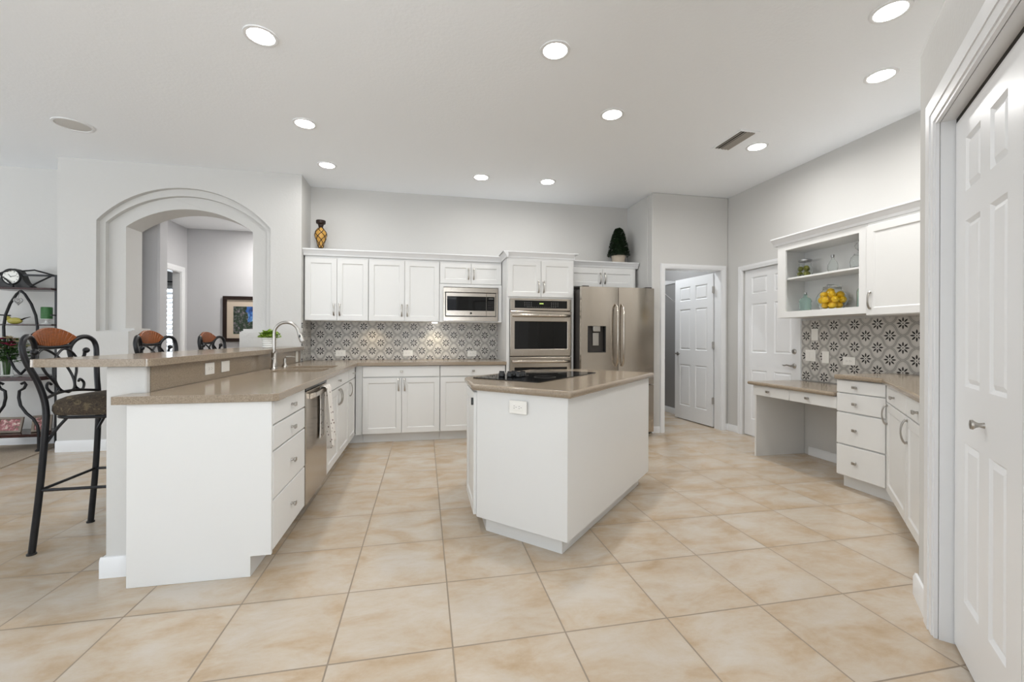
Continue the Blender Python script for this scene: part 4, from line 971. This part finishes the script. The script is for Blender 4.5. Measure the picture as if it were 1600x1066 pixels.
def photo(name, label, loc, w, h, lean, rz=0):
    t = thing(name, label, 'picture frame', loc, rz); t.rotation_euler = (-math.radians(lean), 0, rz)
    obj('frame', MB().holed([(-w / 2, 0), (w / 2, 0), (w / 2, h), (-w / 2, h)], [[(-w / 2 + .022, .022), (w / 2 - .022, .022), (w / 2 - .022, h - .022), (-w / 2 + .022, h - .022)]], -.008, .008, 'xz'), 'pframe', t, .002, 1, sm=False)
    obj('photo', MB().box(-w / 2 + .02, w / 2 - .02, 0, .006, .02, h - .02), 'photo', t)
    return t
photo('picture_frame', 'pewter framed photo standing on the lowest etagere shelf at the left edge', (-4.20, 5.40, .1865), .22, .16, 14)
photo('picture_frame', 'small framed photo on the lowest etagere shelf, half hidden behind the nearest stool', (-3.93, 5.42, .1865), .15, .17, 16, .35)
tag(obj('carpet', MB().prism([(-3.90, 5.655), (-3.70, 4.69), (-3.42, 3.40), (-2.9, 1.0), (-2.5, -3.9), (-7.9, -3.9), (-7.9, 5.655)], .0005, .010), 'carpet'), 'beige carpet edge on the floor at far left under the etagere', 'carpet')

# ------------------------------------------------------------------ picture in the hall
pic = thing('framed_picture', 'dark framed landscape print with a beige mat on the hall wall beyond the arch', 'picture', (-2.99, 8.2695, 1.10))
obj('frame', MB().holed([(-.395, 0), (.395, 0), (.395, .785), (-.395, .785)], [[(-.335, .06), (.335, .06), (.335, .725), (-.335, .725)]], -.035, -.001, 'xz'), 'bronze', pic, .005, 2, sm=False)
obj('mat_board', MB().box(-.34, .34, -.012, -.004, .055, .73), 'mat', pic)
lp = obj('print', MB().box(-3.225, -2.755, 8.255, 8.2572, 1.235, 1.71), 'landscape', pic); lp.matrix_parent_inverse = Matrix.Translation((2.99, -8.2695, -1.10))

# ------------------------------------------------------------------ pantry wire shelf
ws = thing('wire_shelf', 'white wire shelf high inside the pantry behind the open door', 'shelf', (0, 0, 0))
wsd = MB()
for x in (3.50, 3.86): wsd.cyl((x, 5.95, 2.06), (x, 7.04, 2.06), .004, 6)
wsd.cyl((3.50, 5.95, 2.02), (3.50, 7.04, 2.02), .004, 6)
for k in range(40): y = 5.96 + k * .027; wsd.tube([(3.86, y, 2.06), (3.50, y, 2.06), (3.50, y, 2.02)], .002, 5)
obj('wire_deck', wsd, 'trim', ws)
for y in (6.15, 6.75): obj('brace', MB().cyl((3.51, y, 2.02), (3.86, y, 1.76), .004, 6), 'trim', ws)

# ------------------------------------------------------------------ decor on top of cabinets and counters
zt = 2.2005
vs2 = thing('tall_vase', 'slim amber and black lattice vase on top of the left wall cabinets', 'vase', (-1.205, 5.47, zt + .0005))
body = [(.022, .045), (.030, .06), (.034, .09), (.056, .15), (.067, .19), (.062, .225), (.042, .262), (.024, .28)]
obj('base', MB().lathe([(0, 0), (.058, 0), (.058, .008), (.046, .014), (.040, .028), (.026, .04), (.022, .046), (0, .046)], 24), 'bronze', vs2)
obj('body', MB().lathe(body, 28), 'tan', vs2)
la = MB()
def rad(z):
    for (r0, z0), (r1, z1) in zip(body, body[1:]):
        if z0 <= z <= z1: return r0 + (r1 - r0) * (z - z0) / (z1 - z0)
    return body[-1][0]
for k in range(5):
    for s in (-1, 1):
        pts = []
        for j in range(17): z = .047 + .23 * j / 16; a = k * 2 * PI / 5 + s * j / 16 * 3.4; r = rad(z) + .001; pts.append((r * math.cos(a), r * math.sin(a), z))
        la.tube(pts, .0042, 6)
obj('lattice', la, 'bronze', vs2)
obj('neck', MB().lathe([(.022, .278), (.024, .285), (.032, .32), (.052, .332), (.054, .365), (.050, .368), (.046, .34), (0, .33)], 24), 'bronze', vs2)
tp = thing('topiary', 'small dark green cone topiary in a stone pot above the refrigerator cabinet', 'plant', (2.585, 5.47, 2.1885))
obj('pot', MB().lathe([(0, 0), (.07, 0), (.082, .05), (.092, .10), (.096, .105), (.096, .115), (.084, .115), (0, .105)], 24), 'stone_pot', tp)
lf = MB()
for k in range(2600):
    h = random.random() ** 1.25; a = random.uniform(0, 2 * PI); R_ = .112 * (1 - h) ** .6 + .02; r = R_ * random.uniform(.75, 1.08); p = Vector((r * math.cos(a), r * math.sin(a), .11 + h * .37))
    b = a + random.uniform(-.9, .9); d = Vector((math.cos(b), math.sin(b), random.uniform(-.2, 1.0))).normalized() * .027; q = Vector((-math.sin(b), math.cos(b), 0)) * .012
    lf._add([p - q * .5, p + d * .5 + q, p + d, p + d * .5 - q], [(0, 1, 2, 3)])
obj('foliage', lf, 'darkleaf', tp)
obj('foliage_core', MB().lathe([(.09, .10), (.085, .18), (.06, .30), (.03, .40), (.0, .46)], 16), 'darkleaf', tp)
pp = thing('potted_plant', 'small bright green plant in a ribbed white pot on the bar behind the faucet', 'plant', (-1.485, 4.62, 1.0785))
prof = [(0, 0), (.052, 0)]
for k in range(5): z = .004 + k * .019; prof += [(.056 + k * .002, z), (.061 + k * .002, z + .006), (.061 + k * .002, z + .011), (.056 + k * .002, z + .017)]
prof += [(.066, .103), (.060, .103), (.056, .09), (0, .088)]
obj('pot', MB().lathe(prof, 28), 'cream_pot', pp)
lf = MB()
for k in range(700):
    a = random.uniform(0, 2 * PI); e = random.uniform(.0, 1.4); r = random.uniform(.04, .105); p = Vector((r * math.cos(a) * math.cos(e), r * math.sin(a) * math.cos(e), .098 + r * .72 * math.sin(e)))
    b = random.uniform(0, 2 * PI); d = Vector((math.cos(b), math.sin(b), random.uniform(-.1, .8))) * .026; q = Vector((-math.sin(b), math.cos(b), 0)) * .012
    lf._add([p, p + d * .4 + q, p + d, p + d * .4 - q], [(0, 1, 2, 3)])
obj('foliage', lf, 'leaf', pp)

# ------------------------------------------------------------------ jars on the open shelf
za, zb = 1.8005, 1.4605
def jar(name, label, cat, x, y, z): return thing(name, label, cat, (x, y, z))
j = jar('glass_jar', 'lidded glass jar with green fruit on the upper shelf at left', 'jar', 3.70, 3.62, za)
obj('glass_body', MB().lathe([(0, 0), (.045, 0), (.062, .02), (.070, .05), (.064, .085), (.052, .11), (.052, .135), (.049, .135), (.049, .11), (.060, .085), (.066, .05), (.058, .022), (0, .005)], 24), 'glass', j)
obj('lid', MB().lathe([(0, .15), (.05, .152), (.058, .16), (.058, .172), (.03, .18), (0, .18)], 24), 'silver', j)
for (dx, dy, dz) in ((-.025, .034, .034), (-.02, -.032, .034), (.03, 0, .034), (-.02, .034, .085), (-.02, -.032, .086), (.02, 0, .083)): tag(obj('green_fruit', MB().ball((0, 0, 0), .0255, 14), 'olive'), 'small green fruit inside the lidded jar on the upper shelf', 'fruit', 'green fruit in the upper jar').location = (3.70 + dx, 3.62 + dy, za + dz - .0)
def bottle(name, label, x, y, z, prof, m, stop=None):
    t = jar(name, label, 'bottle', x, y, z); obj('glass_body', MB().lathe(prof[0], 24, sx=prof[1]), m, t)
    zt_ = max(p[1] for p in prof[0])
    obj('stopper', MB().lathe([(0, zt_ - .01), (.011, zt_ - .01), (.014, zt_ + .004), (.014, zt_ + .016), (0, zt_ + .018)], 14), stop or 'silver', t); return t
fl_ = [(0, 0), (.035, 0), (.042, .01), (.050, .04), (.049, .075), (.038, .10), (.016, .122), (.012, .13), (.012, .15), (.009, .15), (.009, .128), (.034, .098), (.045, .072), (.046, .042), (.038, .013), (0, .006)]
bottle('glass_flask', 'small clear rounded glass flask in the middle of the upper shelf', 3.70, 3.325, za, (fl_, .5), 'glass')
bj = jar('glass_jar', 'clear glass cookie jar with a round knob lid at the right of the upper shelf', 'jar', 3.70, 3.06, za)
obj('glass_body', MB().lathe([(0, 0), (.06, 0), (.075, .01), (.08, .06), (.07, .10), (.05, .12), (.047, .12), (.066, .098), (.076, .06), (.071, .013), (0, .006)], 24), 'glass', bj)
obj('lid', MB().lathe([(.0, .124), (.052, .122), (.045, .135), (.012, .142), (.012, .15), (.04, .175), (.045, .20), (.03, .225), (.01, .235), (0, .235)], 24), 'glass', bj)
obj('finial', MB().lathe([(0, .236), (.018, .236), (.018, .25), (0, .252)], 14), 'black', bj)
gr = [(0, 0), (.048, 0), (.052, .008), (.046, .025), (.053, .05), (.050, .085), (.056, .10), (.046, .125), (.020, .142), (.018, .17), (.015, .17), (.016, .14), (.042, .122), (.050, .10), (.046, .085), (.048, .05), (.041, .025), (.046, .012), (0, .006)]
bottle('green_glass_bottle', 'squat pale green embossed glass bottle on the lower shelf at left', 3.70, 3.615, zb, (gr, 1), 'greenglass')
lj = jar('lemon_jar', 'round glass clamp jar full of lemons on the lower shelf', 'jar', 3.70, 3.33, zb)
obj('glass_body', MB().lathe([(0, 0), (.075, 0), (.10, .03), (.122, .08), (.124, .11), (.105, .15), (.072, .178), (.068, .20), (.065, .20), (.069, .176), (.101, .148), (.119, .11), (.118, .082), (.096, .034), (.072, .006), (0, .006)], 32), 'glass', lj)
obj('lid', MB().lathe([(0, .204), (.07, .204), (.072, .212), (.05, .222), (0, .224)], 24), 'glass', lj)
obj('clamp', MB().tube([(.071 * math.cos(a / 24 * 2 * PI), .071 * math.sin(a / 24 * 2 * PI), .195) for a in range(24)], .003, 6, closed=True).tube([(-.072, -.02, .195), (-.085, -.02, .21), (-.078, -.02, .225), (0, -.02, .228)], .003, 6).tube([(-.075, -.03, .215), (-.092, -.03, .17), (-.092, -.01, .17), (-.075, -.01, .215)], .003, 6), 'silver', lj)
lps = [(-.034, .034, .041), (-.036, -.036, .041), (.036, -.034, .041), (.036, .036, .041), (-.078, 0, .088), (-.040, .068, .090), (-.042, -.068, .090), (.040, -.068, .090), (.040, .068, .090), (.078, 0, .09), (0, 0, .096), (-.046, .040, .136), (-.046, -.040, .137), (.044, -.042, .137), (.044, .042, .137), (-.02, 0, .166)]
for k, (dx, dy, dz) in enumerate(lps):
    o = tag(obj('lemon', MB().ball((0, 0, 0), .0305, 16, (1, 1.12, 1)).tube([(0, .031, 0), (0, .039, 0)], [.010, .002], 8), 'lemon'), 'yellow lemon inside the round clamp jar', 'lemon', 'lemons in the clamp jar')
    o.location = (3.70 + dx, 3.33 + dy, zb + dz); o.rotation_euler = (random.uniform(-.6, .6), random.uniform(-.6, .6), random.uniform(0, 3))
tb = [(0, 0), (.036, 0), (.038, .01), (.038, .14), (.030, .165), (.014, .185), (.012, .22), (.009, .22), (.011, .183), (.027, .162), (.035, .138), (.035, .012), (0, .006)]
bottle('tall_glass_bottle', 'tall narrow clear bottle at the right end of the lower shelf', 3.70, 3.05, zb, (tb, 1), 'greenglass')
